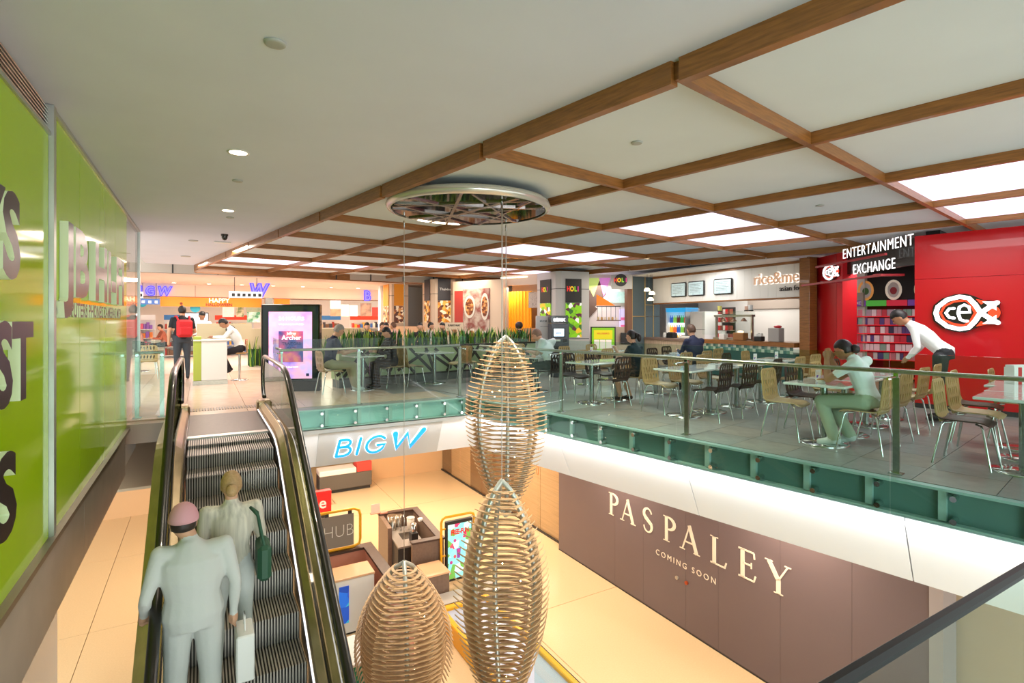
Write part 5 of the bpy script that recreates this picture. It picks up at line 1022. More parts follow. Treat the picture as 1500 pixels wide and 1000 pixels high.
# ================================================================ PILLARS WITH POSTERS, DESSERT SHOP, ORANGE SHOP
def span(u0, t0, u1, t1):
    a, b = far(u0, 469, t0), far(u1, 469, t1); a.z = b.z = 0; return a, b
cl = mat('pillar_grey', 'c6c1bc', .4); cream_p = mat('pillar_cream', 'dcc2a8', .4)
def pillar(label, u0, uc, u1, tf, m, posters, tsh=.9):
    """two faces meeting at a chamfered corner (bearing uc); posters: list of (face, u0, u1, [(v0, v1, mat)])"""
    pc = far(uc, 469, tf); pl_, pr_ = far(u0, 469, tf + tsh), far(u1, 469, tf + tsh * .35)
    t = thing('pillar', label, 'pillar', (pc.x, pc.y, 0)); bk = (pc.xy.normalized() * 1.3)
    l2, r2 = (pl_ - pc).xy, (pr_ - pc).xy; mb = MB(); pts = [l2, l2 * .10, r2 * .10, r2, r2 + bk, l2 + bk * .6]
    zz = [0, .95, .96, 2.42, 2.43, ZB]
    for z0, z1 in ((0, .95), (.965, 2.42), (2.435, 2.94)):
        mb = MB(); epoly(mb, [(p.x, p.y) for p in pts][::1], z0, z1); mb.build('cladding', m, t)
    for z0, z1 in ((.95, .965), (2.42, 2.435)):
        mb = MB(); epoly(mb, [(p.x, p.y) for p in pts], z0 - .001, z1 + .001); mb.build('joint_line', DARK, t)
    for face, a, b, parts in posters:
        e = l2 if face == 'L' else r2; L_ = e.length; rz_ = facing(l2, (0, 0)) if face == 'L' else facing((0, 0), r2)
        x0, x1 = (-a * L_, -b * L_) if face == 'L' else (a * L_, b * L_)
        for z0, z1, mm in parts:
            o = MB().box(min(x0, x1), max(x0, x1), -.03, -.012, z0, z1).build('poster', mm, t, (0, 0, 0), rz_)
            if isinstance(mm, str): pass
    return t, l2, r2
holi_bk = mat('holi_black', '2b2724', .5); gpic = picture('green_dish_poster', ['8ac820', '7ab81c', '8ac820', '8ac820', 'f0f0e8', '5a2a3a', '3a6a2a', 'e8c030'], 9, .25)
t, l2, r2 = pillar('pale panelled pillar with green dessert posters, behind the cash machine', 787, 817, 863, 15.6, cl, [('L', .30, .82, [(2.02, 2.72, holi_bk), (1.30, 2.01, gpic)]), ('R', .24, .74, [(2.02, 2.72, holi_bk), (1.0, 2.01, gpic)])])
def word_on(t, e, f, z, h, s, face, sx_=1):
    cols = ['e0302a', 'f0c020', '8ac820', 'd83a8a', 'f2f2f2']; L_ = e.length; rz_ = facing(e, (0, 0)) if face == 'L' else facing((0, 0), e); d = e.normalized() * f * L_; nrm = Vector((math.sin(rz_), -math.cos(rz_)))
    ax = Vector((math.cos(rz_), math.sin(rz_)))
    for i, ch in enumerate(s):
        p = d + nrm * .034 + ax * (i * (1 if i < 3 else .92) - (len(s) - 1) / 2) * h * 1.02 * sx_
        text(ch, h, .004, mat('rb_' + cols[i], cols[i], .5, emit=.35), t, (p.x, p.y, z), rz_, 'poster_letter', sx=sx_, bold=.05)
word_on(t, l2, .56, 2.36, .14, 'HOLI', 'L', .62); word_on(t, r2, .49, 2.36, .14, 'HOLI', 'R', .78)
opic = picture('food_poster_brown', ['8a4a2a', '5a2a1a', 'c88a4a', 'e8d0b0', '4a2a1a'], 10, .2); dk = mat('poster_slate', '3e3a3e', .5); orp = mat('poster_orange', 'd88a18', .5, emit=.1)
pillar('cream pillar with orange topped posters left of the shop with white walls', 561, 571, 598, 20.0, cream_p, [('L', .1, .85, [(2.05, 2.9, orp), (1.4, 2.04, opic)]), ('R', .22, .78, [(2.05, 2.9, orp), (1.4, 2.04, opic)])])
t, l2, r2 = pillar('cream pillar with dark slate topped food posters left of the mural', 619, 634, 667, 18.6, cream_p, [('L', .25, .75, [(2.20, 2.95, dk), (1.42, 2.19, picture('noodle_poster', ['d8862a', '7a3a1a', 'e8b04a', 'f0e0c0', '5a2a10'], 9, .2))]), ('R', .22, .78, [(2.20, 2.95, dk), (1.42, 2.19, picture('noodle_poster', ['d8862a'], 9))])])
text('Thaivine', .09, .004, PAINT, t, (r2.x * .5 + .02, r2.y * .5 - .05, 2.55), facing((0, 0), r2), 'poster_letter', bold=.01)
# low cream wall below the pillars
a, b = span(556, 20.3, 720, 18.0); o = MB().box(0, (b - a).length, 0, .2, 0, 1.28).build('low_wall', mat('low_cream', 'd9b08a', .5), None, a, facing(a, b)); tag(o, 'low cream wall running between the far pillars behind the plants', 'low wall')
# mural
a, b = span(666, 18.3, 717, 17.4); t = thing('food_mural', 'large printed mural of dishes on a red ground, right of the far pillars', 'mural', a, facing(a, b)); L_ = (b - a).length
part_box('wall', cream_p, t, -.1, L_ + .55, .02, .3, 0, 2.82); part_box('red_ground', mat('mural_red', 'b83a30', .5), t, 0, L_ * .25, -.01, .02, .8, 2.5); part_box('mural_print', picture('mural_grey', ['a8948a', '8a4038', 'c8b8a8', '9a5a40'], 2.5, 0, 'noise'), t, L_ * .25, L_, -.01, .02, .8, 2.55)
plc = mat('plate_white', 'e0d8cc', .4); fdp = picture('dish_print', ['8a4a28', 'c07a40', '6a3018', 'd8a868'], 16)
for x, z, r_, r2_ in ((.45, 1.95, .24, .38), (.88, 1.95, .17, .44), (.52, .95, .2, .28), (.86, .9, .18, .26)):
    MB().prism(disc_poly(x * L_, z, r_, r2_, 22), .012, Matrix.Translation((0, -.022, 0))).build('plate_print', plc, t); MB().prism(disc_poly(x * L_, z, r_ * .75, r2_ * .75, 22), .008, Matrix.Translation((0, -.03, 0))).build('dish_print', fdp, t)
a, b = span(652, 15.2, 681, 15.0); t = thing('standing_poster', 'pale portrait poster board standing among the plants', 'poster', a, facing(a, b)); part_box('board', mat('poster_pale', 'd8c0a4', .6), t, 0, .56, 0, .03, 0, 1.44); part_box('portrait_head', mat('skin_print', 'a8704a', .6), t, .22, .36, -.006, 0, 1.05, 1.24, .002); part_box('portrait_shirt', mat('shirt_print', 'b8b83a', .6), t, .17, .41, -.005, 0, .85, 1.05); 
text('DERRY MAY' if 0 else 'SUNNY WAY', .06, .003, DARK, t, (.28, -.003, 1.33), 0, 'poster_text', sx=.8, bold=.02)
for x in (.08, .48): part_box('small_portrait', mat('skin_print', 'a8704a', .6), t, x - .04, x + .04, -.006, 0, 1.08, 1.2)
# orange curtain shop
a, b = span(734, 17.4, 790, 16.6); t = thing('orange_shop', 'shop recess with glowing orange curtain and menu board', 'shop front', a, facing(a, b)); L_ = (b - a).length
oc = mat('curtain_orange', 'e89a1a', .6, emit=.22)
for k in range(14): x = k * .062; MB().tube([(x, .5 + .02 * (k % 2), .8), (x, .5 + .02 * (k % 2), 2.45)], .036, 6).build('curtain_fold', oc, t)
part_box('back_wall', mat('shop_warm_grey', 'a89078', .6), t, -.2, L_ + .2, .95, 1.0, 0, ZB); part_box('bulkhead', cream_p, t, 0, L_ - .02, .0, .15, 2.62, ZB); part_box('menu_board', picture('menu_grey', ['6a6460', 'a89a90', '8a8078'], 14, .2, 'noise'), t, L_ * .60, L_ * .98, .3, .34, 1.9, 2.4)
part_box('counter', mat('counter_tan', 'c08a5a', .5), t, L_ * .56, L_, .1, .6, 0, 1.25); part_box('light_slot', mat('slot_glow', 'fff0d0', .5, emit=3), t, 0, L_ * .7, -.02, 0, 2.86, 2.89); part_box('steel_oven', STEEL, t, L_ * .78, L_ * .98, .5, .8, 1.26, 1.85)
area('orange_shop_lamp', a + Vector((.3, -.1, 2.55)), .5, 22, (1, .7, .35))
# ATM
p = far(818, 469, 14.3); t = thing('cash_machine', 'grey freestanding cash machine with small lit screen before the pale pillar', 'cash machine', (p.x, p.y, 0), -YAW + .1)
gm = mat('atm_grey', '4c4d52', .35, .3); part_box('body', gm, t, -.24, .24, -.25, .25, 0, 1.42, .02); part_box('header', BLACK, t, -.24, .22, -.22, .2, 1.43, 1.62, .01); part_box('screen', mat('atm_screen', 'cfe4f4', .4, emit=.9), t, -.17, .10, -.262, -.25, 1.08, 1.28)
part_box('bezel', BLACK, t, -.20, .14, -.256, -.25, 1.05, 1.31); part_box('keypad', STEEL, t, -.12, .0, -.30, -.25, .95, 1.0, .005); part_box('cash_slot', BLACK, t, .06, .18, -.262, -.25, .93, 1.02); part_box('lower_door', DARK, t, -.17, .1, -.256, -.25, .70, .82)
text('atmx', .11, .006, sl, t, (-.02, -.228, 1.48), 0, 'header_text', bold=.05); text('atmx', .05, .004, mat('atm_blue', '2a4a9a', .5, emit=.2), t, (-.04, -.266, 1.15), 0, 'screen_text', bold=.02)
p = far(797, 469, 14.5); t = thing('atm_side_board', 'pale free standing board with small black words left of the cash machine', 'board', (p.x, p.y, 0), -YAW + .1); part_box('board', cl, t, -.22, .17, 0, .08, 0, 1.62); text('atmx', .07, .004, BLACK, t, (-.02, -.004, 1.46), 0, 'board_text', bold=.03); text('cash machine', .03, .003, BLACK, t, (-.0, -.003, 1.32), 0, 'board_text')
# dessert shop
a, b = span(862, 17.2, 929, 17.0); t = thing('dessert_shop', 'bright dessert shop recess with coloured triangles and hanging shelf', 'shop front', a, facing(a, b)); L_ = (b - a).length
part_box('back_wall', mat('shop_bright', 'eee6e0', .6), t, -.1, L_, 1.2, 1.25, 0, ZC)
tri = lambda pts, m, y: MB().prism([(x * L_, z) for x, z in pts], .01, Matrix.Translation((0, y, 0))).build('wall_triangle', m, t)
tri([(-.1, 2.35), (.02, 1.75), (.42, 2.4), (.30, 2.9)], mat('tri_brown', '6a5448', .6), 1.18); tri([(-.1, 2.95), (.28, 2.95), (.12, 2.3)], mat('tri_lime', 'c8e07a', .6, emit=.3), 1.17); tri([(.25, 2.95), (.52, 2.95), (.36, 2.3)], mat('tri_pink', 'd888d0', .6, emit=.3), 1.16)
tri([(-.1, 1.4), (-.1, 2.2), (.22, 1.9)], mat('tri_brown', '6a5448', .6), 1.165)
tri([(.18, 1.98), (.18, 2.35), (.36, 2.2), (.60, 1.98)], mat('tri_orange', 'f08020', .6, emit=.35), .3)
part_box('head_board', cl, t, L_ * .50, L_ * .96, -.02, .05, 2.50, ZB)
MB().tube([(L_ * .71, -.045, 2.78), (L_ * .71, -.02, 2.78)], .20, 24).build('round_badge', holi_bk, t)
for i, ch in enumerate('HOLI'): text(ch, .13, .004, mat('rb_' + ['e0302a', 'f0c020', '8ac820', 'd83a8a'][i], 'e0302a', .5), t, (L_ * .71 - .165 + i * .11, -.05, 2.72), 0, 'badge_letter', sx=.8, bold=.05)
part_box('menu_screen', picture('mint_menu', ['8ab8a8', 'b8d8d0', '9ac8c0'], 5, .5, 'noise'), t, L_ * .44, L_ * .86, .7, .74, 2.08, 2.45); part_box('menu_frame', PAINT, t, L_ * .40, L_ * .90, .74, .78, 1.95, 2.55)
for x in (.2, .3, .4, .5, .6, .7): part_box('shelf_rod', DARK, t, L_ * x, L_ * x + .012, .3, .31, 1.50, 1.96)
part_box('hanging_shelf', mat('shelf_brown', '7a5a48', .5), t, L_ * .18, L_ * .72, .2, .45, 1.48, 1.51); part_box('shelf_top', DARK, t, L_ * .18, L_ * .72, .29, .31, 1.94, 1.97)
for k in range(6): MB().lathe([(.03, 0), (.035, .07), (.02, .10)], 10, (L_ * (.22 + .08 * k), .32, 1.511)).build('shelf_jar', mat('jar_%d' % (k % 3), ['e8c890', 'c89a50', 'f0e0c8'][k % 3], .4), t)
part_box('fridge', mat('fridge_glow', 'c8c0e8', .5, emit=.55), t, L_ * .72, L_ * .98, .75, 1.1, .3, 1.88)
for z in (1.0, 1.25, 1.5): part_box('fridge_row', mat('fridge_pink', 'd86a9a', .5, emit=.4), t, L_ * .74, L_ * .96, .74, .75, z, z + .10)
part_box('low_counter', mat('beige_counter', 'cbb4a0', .5), t, L_ * .2, L_ * .95, .35, .8, 0, 1.28); part_box('dark_box', DARK, t, L_ * .72, L_ * .93, .1, .35, .72, 1.10)
part_box('counter_front', mat('beige_counter', 'cbb4a0', .5), t, -.05, L_, .05, .34, 0, .72); part_box('led_line', mat('slot_glow', 'fff0d0', .5, emit=3), t, -.02, L_ * .6, .03, .05, .52, .55)
a, b = span(866, 16.6, 901, 16.5); t = thing('green_menu_board', 'green and yellow menu board standing before the dessert shop', 'menu board', a, facing(a, b)); L_ = (b - a).length
part_box('frame', BLACK, t, -.02, L_ + .02, 0, .06, .0, 1.30); part_box('face', mat('board_green', '7fb81a', .5, emit=.35), t, .02, L_ - .02, -.006, 0, .45, 1.27); part_box('yellow_field', mat('board_yellow', 'd8c81a', .5, emit=.35), t, .08, L_ - .08, -.008, -.006, .92, 1.20)
text('HOLI DESSERTS', .05, .003, mat('board_red', 'd03a2a', .5, emit=.2), t, (L_ / 2, -.01, 1.07), 0, 'board_text', sx=.8, bold=.02)
for k in range(3): part_box('price_panel', mat('board_cream', 'f0dcd0', .5, emit=.3), t, .09 + k * (L_ - .18) / 3, .07 + (k + 1) * (L_ - .18) / 3, -.009, -.006, .62, .90)
area('dessert_lamp', a + Vector((1.2, .6, 2.7)), .8, 18, (1, .93, .9))

# ================================================================ PEOPLE
SK = mat('skin_light', 'c99a7c', .5); SK2 = mat('skin_tan', 'a87454', .5); SH = mat('shoe_black', '1a1718', .4); SHW = mat('shoe_pale', 'cfd8d4', .5)
def cone_chain(mb, pts, rs, n=12):
    """tapered limb with round joints"""
    pts = [Vector(p) for p in pts]; q = []; r = []
    for i in range(len(pts) - 1):
        for k in range(4): f = k / 4; q.append(pts[i].lerp(pts[i + 1], f)); r.append(rs[i] * (1 - f) + rs[i + 1] * f)
    q.append(pts[-1]); r.append(rs[-1]); mb.tube(q, r, n)
    for p, rr in zip(pts, rs): mb.ball(p, rr, n=12)
def person(label, loc, rz, J, cols, hair=('1c1614', 'short'), long_sleeve=True, legs='trousers', shoes=None, voxel=.014, head_tilt=(0, 0), scale=1.0, group=None, skin=None, torso_r=1.0, near=True):
    """J: joints in metres, person looks along +y. cols = (top, bottom)"""
    t = thing('person', label, 'person', loc, rz, group); t.scale = (scale,) * 3
    g = lambda k, s=None: Vector(J[k] if s is None else (J[k][0] * s, J[k][1], J[k][2])) if not isinstance(J[k], dict) else Vector(J[k][s])
    pel, che, nek, hed = g('pelvis'), g('chest'), g('neck'), g('head'); mb = MB(); segs = []
    # torso: ellipse loft pelvis -> shoulders -> neck
    lat = Vector((1, 0, 0)); ax = [(pel - Vector((0, 0, .07)), .145, .11), (pel + Vector((0, 0, .03)), .165, .125), (pel.lerp(che, .45), .142, .108), (pel.lerp(che, .85), .168, .122), (che.lerp(nek, .35), .175, .112), (che.lerp(nek, .75), .11, .08), (nek, .058, .06)]
    n = 16; vs = []
    for i, (c_, rx, ry) in enumerate(ax):
        d = (ax[min(i + 1, 6)][0] - ax[max(i - 1, 0)][0]).normalized(); fr = d.cross(lat).normalized() * -1; rx *= torso_r; ry *= torso_r
        for k in range(n): a = 2 * math.pi * k / n; vs.append(c_ + lat * rx * math.cos(a) + fr * ry * math.sin(a) * (1 if math.sin(a) * 1 > 0 else .9))
    mb.add(vs, [(i * n + k, i * n + (k + 1) % n, (i + 1) * n + (k + 1) % n, (i + 1) * n + k) for i in range(6) for k in range(n)] + [tuple(range(n - 1, -1, -1)), tuple(range(6 * n, 7 * n))])
    segs += [('torso', pel + Vector((0, 0, .04)), che, .14), ('torso', che, che.lerp(nek, .6), .13), ('skin', nek, hed, .06), ('legs', pel - Vector((.07, 0, .05)), pel + Vector((.07, 0, -.05)), .15)]
    cone_chain(mb, [nek - (hed - nek) * .3, nek, nek.lerp(hed, .6)], [.07, .056, .052])
    HM = Matrix.Rotation(head_tilt[1], 4, 'Z') @ Matrix.Rotation(head_tilt[0], 4, 'X'); h3 = HM.to_3x3(); off = lambda v: hed + h3 @ Vector(v)
    mb.ball(hed, .076, .096, .112, 16, h3); mb.ball(off((0, .03, -.055)), .055, .062, .062, 12, h3); mb.ball(off((0, .098, -.018)), .013, .02, .026, 8, h3)
    for s in (-1, 1): mb.ball(off((s * .078, -.005, -.01)), .012, .022, .032, 8, h3)
    segs.append(('skin', hed - h3 @ Vector((0, 0, .05)), hed + h3 @ Vector((0, 0, .04)), .095))
    for s, sd in ((-1, 'L'), (1, 'R')):
        sh, el, wr = g('sh', sd), g('el', sd), g('wr', sd); cone_chain(mb, [che.lerp(nek, .45), sh, sh.lerp(el, .5), el, el.lerp(wr, .35), wr], [.08, .062, .052, .042, .043, .029])
        hd_ = (wr - el).normalized(); hdir = (g('hand', sd) - wr).normalized() if 'hand' in J else hd_; side = hdir.cross(Vector((0, 0, 1))).normalized() if abs(hdir.z) < .9 else Vector((0, 1, 0)); up = side.cross(hdir)
        cone_chain(mb, [wr, wr + hdir * .05, wr + hdir * .085], [.028, .036, .034], 10)
        if near:
            for k, L_ in enumerate((.068, .078, .072, .056)):
                b0 = wr + hdir * .085 + side * (k - 1.5) * .020; m1 = b0 + hdir * L_ * .5 - up * .006; m2 = b0 + hdir * L_ * .85 - up * .026; cone_chain(mb, [b0, m1, m2], [.0095, .009, .008], 6)
            b0 = wr + hdir * .035 + side * -.03 * (1 if s > 0 else -1); cone_chain(mb, [b0, b0 + hdir * .03 + side * -.022 * s, b0 + hdir * .06 + side * -.026 * s], [.012, .011, .009], 6)
        else: mb.ball(wr + hdir * .10, .03, .03, .03, 8)
        segs += [('uarm', sh, el, .055), ('farm', el, wr, .04), ('skin', wr + hdir * .012, wr + hdir * .15, .032)]
        hp, kn, an, to = g('hip', sd), g('kn', sd), g('an', sd), g('toe', sd); fl = 1.22 if legs == 'wide' else 1
        cone_chain(mb, [hp, hp.lerp(kn, .4), kn, kn.lerp(an, .35), an], [.098, .088, .062 * fl, .060 * fl, .042 * fl * (1.35 if legs == 'wide' else 1)])
        hl = an + Vector((0, 0, -.045)) - (to - an).normalized() * .03; cone_chain(mb, [hl, an.lerp(to, .5) - Vector((0, 0, .012)), to], [.038, .042, .034], 10)
        segs += [('legs', hp, kn, .085), ('shin', kn, an + Vector((0, 0, .02)), .055), ('foot', hl, to, .045)]
    base = bpy.data.meshes.new('b'); base.from_pydata([tuple(v) for v in mb.v], [], mb.f); bo_ = bpy.data.objects.new('b', base); C.objects.link(bo_)
    md = bo_.modifiers.new('r', 'REMESH'); md.mode = 'VOXEL'; md.voxel_size = voxel; m2 = bo_.modifiers.new('s', 'SMOOTH'); m2.iterations = 3 if near else 2; m2.factor = .5
    dg = bpy.context.evaluated_depsgraph_get(); me = bpy.data.meshes.new_from_object(bo_.evaluated_get(dg)); bpy.data.objects.remove(bo_)
    me.name = 'body'; me.materials.clear(); skm = skin or SK
    for m in (skm, cols[0], cols[1], shoes or SH): me.materials.append(m)
    import numpy as np
    nf = len(me.polygons); cen = np.empty(nf * 3); me.polygons.foreach_get('center', cen); cen = cen.reshape(-1, 3); best = np.full(nf, 1e9); idx = np.zeros(nf, int)
    for nm, a, b, r in segs:
        a_, b_ = np.array(a), np.array(b); d = b_ - a_; tt = np.clip(((cen - a_) @ d) / (d @ d), 0, 1); ds = np.linalg.norm(cen - (a_ + tt[:, None] * d), axis=1) - r
        mi = {'torso': 1, 'skin': 0, 'legs': 2, 'foot': 3, 'shin': 2 if legs != 'skirt' else 0, 'uarm': 1, 'farm': 1 if long_sleeve else 0}[nm]; mm = np.full(nf, mi)
        if nm == 'uarm' and not long_sleeve: mm[tt > .72] = 0
        if nm == 'skin' and a is nek: mm[tt < .12] = 1
        k = ds < best; best[k] = ds[k]; idx[k] = mm[k]
    me.polygons.foreach_set('material_index', idx.astype(int)); me.polygons.foreach_set('use_smooth', [True] * nf); me.update()
    o = bpy.data.objects.new('body', me); C.objects.link(o); o.parent = t
    # hair
    hm = mat('hair_' + hair[0], hair[0], .5, noise=.2, nscale=60); hb_ = MB(); nn, hh = 20, 14; vs = []; R0 = (.086, .106, .122)
    for i in range(hh + 1):
        a = math.pi * i / hh
        for k in range(nn):
            b = 2 * math.pi * k / nn; v = Vector((R0[0] * math.sin(a) * math.cos(b), R0[1] * math.sin(a) * math.sin(b), R0[2] * math.cos(a)))
            front = v.y > .03; lim = .052 if front else (-.0 if v.y > -.02 else -.07)
            inside = v.z < lim
            if inside: v = v * .86
            vs.append(hed + h3 @ (v + Vector((0, -.006, .006))))
    hb_.add(vs, [(i * nn + k, (i + 1) * nn + k, (i + 1) * nn + (k + 1) % nn, i * nn + (k + 1) % nn) for i in range(hh) for k in range(nn)], 0, True)
    if hair[1] == 'bun': hb_.ball(off((0, -.125, -.03)), .05, .05, .055, 12, h3)
    if hair[1] == 'pony': hb_.ball(off((0, -.115, .02)), .045, .045, .045, 10, h3); hb_.ball(off((0, -.16, -.04)), .038, .045, .08, 10, h3)
    if hair[1] == 'big': hb_.ball(off((0, -.02, .03)), .115, .12, .12, 14, h3)
    if hair[1] != 'none': hb_.build('hair', hm, t)
    if near:
        for s in (-1, 1): MB().ball(off((s * .03, .086, .008)), .0105, .007, .007, 8, h3).build('eye', mat('eye_dark', '2a1c18', .2), t)
        MB().ball(off((0, .090, -.056)), .024, .006, .006, 8, h3).build('mouth', mat('lip', '9a5a4c', .5), t)
    return t
def stand(**k):
    J = dict(pelvis=(0, 0, .95), chest=(0, .0, 1.28), neck=(0, .0, 1.49), head=(0, .02, 1.63), sh=dict(L=(-.19, 0, 1.42), R=(.19, 0, 1.42)), el=dict(L=(-.24, -.02, 1.14), R=(.24, -.02, 1.14)), wr=dict(L=(-.25, .06, .90), R=(.25, .06, .90)),
             hip=dict(L=(-.09, 0, .90), R=(.09, 0, .90)), kn=dict(L=(-.11, .02, .49), R=(.11, .02, .49)), an=dict(L=(-.11, -.02, .09), R=(.11, -.02, .09)), toe=dict(L=(-.14, .14, .035), R=(.14, .14, .035))); J.update(k); return J
def sit(zs=.47, **k):
    J = dict(pelvis=(0, -.02, zs + .10), chest=(0, .03, zs + .42), neck=(0, .08, zs + .62), head=(0, .13, zs + .76), sh=dict(L=(-.18, .05, zs + .55), R=(.18, .05, zs + .55)), el=dict(L=(-.22, .18, zs + .31), R=(.22, .18, zs + .31)), wr=dict(L=(-.12, .40, zs + .34), R=(.12, .40, zs + .34)),
             hip=dict(L=(-.09, .0, zs + .08), R=(.09, .0, zs + .08)), kn=dict(L=(-.11, .42, zs + .06), R=(.11, .42, zs + .06)), an=dict(L=(-.11, .38, .09), R=(.11, .38, .09)), toe=dict(L=(-.12, .54, .035), R=(.12, .54, .035))); J.update(k); return J
cw = mat('cloth_white', 'e6e8e6', .8, bump=.3, nscale=14); cnavy = mat('cloth_navy', '1d2440', .8, bump=.3, nscale=14); cblack = mat('cloth_black', '1c1c22', .8, bump=.2, nscale=14); cgreen = mat('cloth_pale_green', 'a9b39a', .8, bump=.3, nscale=14); cteal = mat('cloth_teal', '1d3038', .8, bump=.3, nscale=14)
cbeige = mat('cloth_beige', 'b3a98c', .8, bump=.3, nscale=14); cgrey = mat('cloth_grey', 'c2c4c0', .85, bump=.4, nscale=12); ctr = mat('cloth_dark_trouser', '2a2c30', .8); cjean = mat('cloth_jean', '3a4048', .8); cpink = mat('cloth_pink', 'd0a8a0', .8); cstr = mat('cloth_stripe', 'cfc8b8', .8, noise=.3, nscale=30, stretch=(1, 1, .05))
# seated woman at right: faces +Y
person('woman in a white T-shirt and pale green trousers eating at the right table', (7.12, 2.115, 0), 0,
       sit(chest=(0, .06, .87), neck=(0, .15, 1.06), head=(0, .24, 1.15), el=dict(L=(-.2, .34, .80), R=(.2, .34, .80)), wr=dict(L=(-.06, .40, 1.02), R=(.08, .40, 1.02)), hand=dict(L=(-.02, .40, 1.12), R=(.03, .40, 1.12)), kn=dict(L=(-.12, .44, .53), R=(.12, .44, .53)), an=dict(L=(-.10, .30, .10), R=(.1, .20, .12)), toe=dict(L=(-.12, .46, .04), R=(.1, .35, .04))), (cw, cgreen), ('15100f', 'bun'), False, 'wide', SHW, .012, (-.35, 0), 1.0, skin=SK2)
# bending man
person('man in a white shirt and dark trousers bending over beside the red wall', (10.05, 2.02, 0), R(12),
       stand(pelvis=(0, -.05, .95), chest=(0, .20, 1.22), neck=(0, .36, 1.38), head=(0, .48, 1.47), sh=dict(L=(-.19, .30, 1.33), R=(.19, .30, 1.33)), el=dict(L=(-.26, .26, 1.05), R=(.27, .20, 1.07)), wr=dict(L=(-.12, .36, .90), R=(.14, .34, .90)), hand=dict(L=(-.05, .42, .84), R=(.05, .42, .84))), (cw, ctr), ('120e0d', 'short'), True, 'trousers', SH, .012, (-.75, 0), 1.05, skin=SK2)
person('man in a navy jacket seated with his back turned before the food counter', (10.22, 6.17, 0), R(-20), sit(neck=(0, .10, 1.10), head=(0, .15, 1.24), chest=(0, .04, .90)), (cnavy, ctr), ('5a4030', 'short'), True, voxel=.014, head_tilt=(-.2, 0), scale=1.04, torso_r=1.15)
person('woman with dark ponytail in a dark teal dress seated in the middle', (8.08, 6.07, 0), R(6), sit(wr=dict(L=(-.08, .42, .98), R=(.12, .40, .80)), head=(0, .13, 1.24), an=dict(L=(-.1, .30, .09), R=(.1, .22, .09)), toe=dict(L=(-.1, .45, .035), R=(.1, .37, .035))), (cteal, cteal), ('1c1412', 'pony'), False, 'skirt', SH, .014, (-.1, .1), .97)
person('man in a white shirt seated with his back turned behind the highest pod', (7.62, 7.88, 0), R(15), sit(chest=(0, .10, .86), neck=(0, .22, 1.03), head=(0, .32, 1.14), pelvis=(0, -.05, .57)), (cw, ctr), ('8a6a58', 'short'), False, voxel=.016, head_tilt=(-.5, 0), scale=1.05, torso_r=1.15)
person('grey-haired man with dark shirt and beige trousers seated left of the planter', (4.22, 10.92, 0), R(-90), sit(head=(0, .18, 1.23), an=dict(L=(-.1, .55, .09), R=(.1, .48, .09)), toe=dict(L=(-.1, .72, .035), R=(.1, .65, .035))), (cnavy, cbeige), ('9a948c', 'short'), False, 'wide', SHW, .016, (-.4, 0), 1.05)
person('person in black seated across from the grey-haired man', (5.65, 10.98, 0), R(90), sit(), (cblack, cblack), ('1c1614', 'short'), True, voxel=.02, head_tilt=(-.4, 0), near=False)
# landing
bp_ = frameE(-.45, 15.9)
person('big man in a dark T-shirt carrying a red backpack, seen from behind', bp_, -EA + R(12), stand(wr=dict(L=(-.27, .02, .93), R=(.30, .34, 1.10)), el=dict(L=(-.27, -.03, 1.15), R=(.27, .05, 1.13))), (cblack, cjean), ('1f1815', 'short'), False, voxel=.018, scale=1.07, torso_r=1.25, near=False)
t = thing('backpack', 'red backpack with shoulder straps on the big man in the dark T-shirt', 'backpack', bp_, -EA + R(12)); rb_ = mat('backpack_red', 'c8141e', .6)
MB().bevbox(-.17, .17, -.36, -.19, 1.08, 1.52, .05).build('main_bag', rb_, t); MB().bevbox(-.13, .13, -.41, -.35, 1.12, 1.34, .03).build('front_pocket', rb_, t)
for s in (-1, 1): MB().tube([(s * .12, -.2, 1.48), (s * .14, -.12, 1.60), (s * .15, .02, 1.60), (s * .15, .15, 1.50)], .022, 8).build('strap', rb_, t)
person('man in a pale shirt and grey trousers talking to the big man', frameE(-.02, 17.0), -EA + R(200), stand(wr=dict(L=(-.1, .3, 1.15), R=(.1, .3, 1.15)), el=dict(L=(-.22, .05, 1.12), R=(.22, .05, 1.12))), (cw, mat('cloth_grey_trouser', '5a544c', .8)), ('1c1614', 'short'), True, voxel=.02, head_tilt=(-.4, 0), near=False, skin=SK2)
person('man in a white shirt and black trousers perched on the bar stool', frameE(.80, 15.03, .0), -EA + R(90), sit(.70, chest=(0, .10, 1.13), neck=(0, .24, 1.33), head=(0, .36, 1.43), sh=dict(L=(-.18, .20, 1.25), R=(.18, .20, 1.25)), el=dict(L=(-.2, .34, 1.08), R=(.2, .34, 1.08)), wr=dict(L=(-.1, .56, 1.09), R=(.1, .56, 1.09)), kn=dict(L=(-.1, .40, .68), R=(.1, .40, .68)), an=dict(L=(-.1, .25, .28), R=(.1, .2, .30)), toe=dict(L=(-.1, .38, .2), R=(.1, .33, .22))), (cw, cblack), ('15100f', 'short'), True, voxel=.016, head_tilt=(-.6, 0), skin=SK2)
person('boy in a red striped shirt seated beyond the bar stool', frameE(1.75, 16.7), -EA, sit(), (mat('cloth_redstripe', 'a8504c', .8), cblack), ('120e0d', 'short'), True, voxel=.02, near=False, skin=SK2)
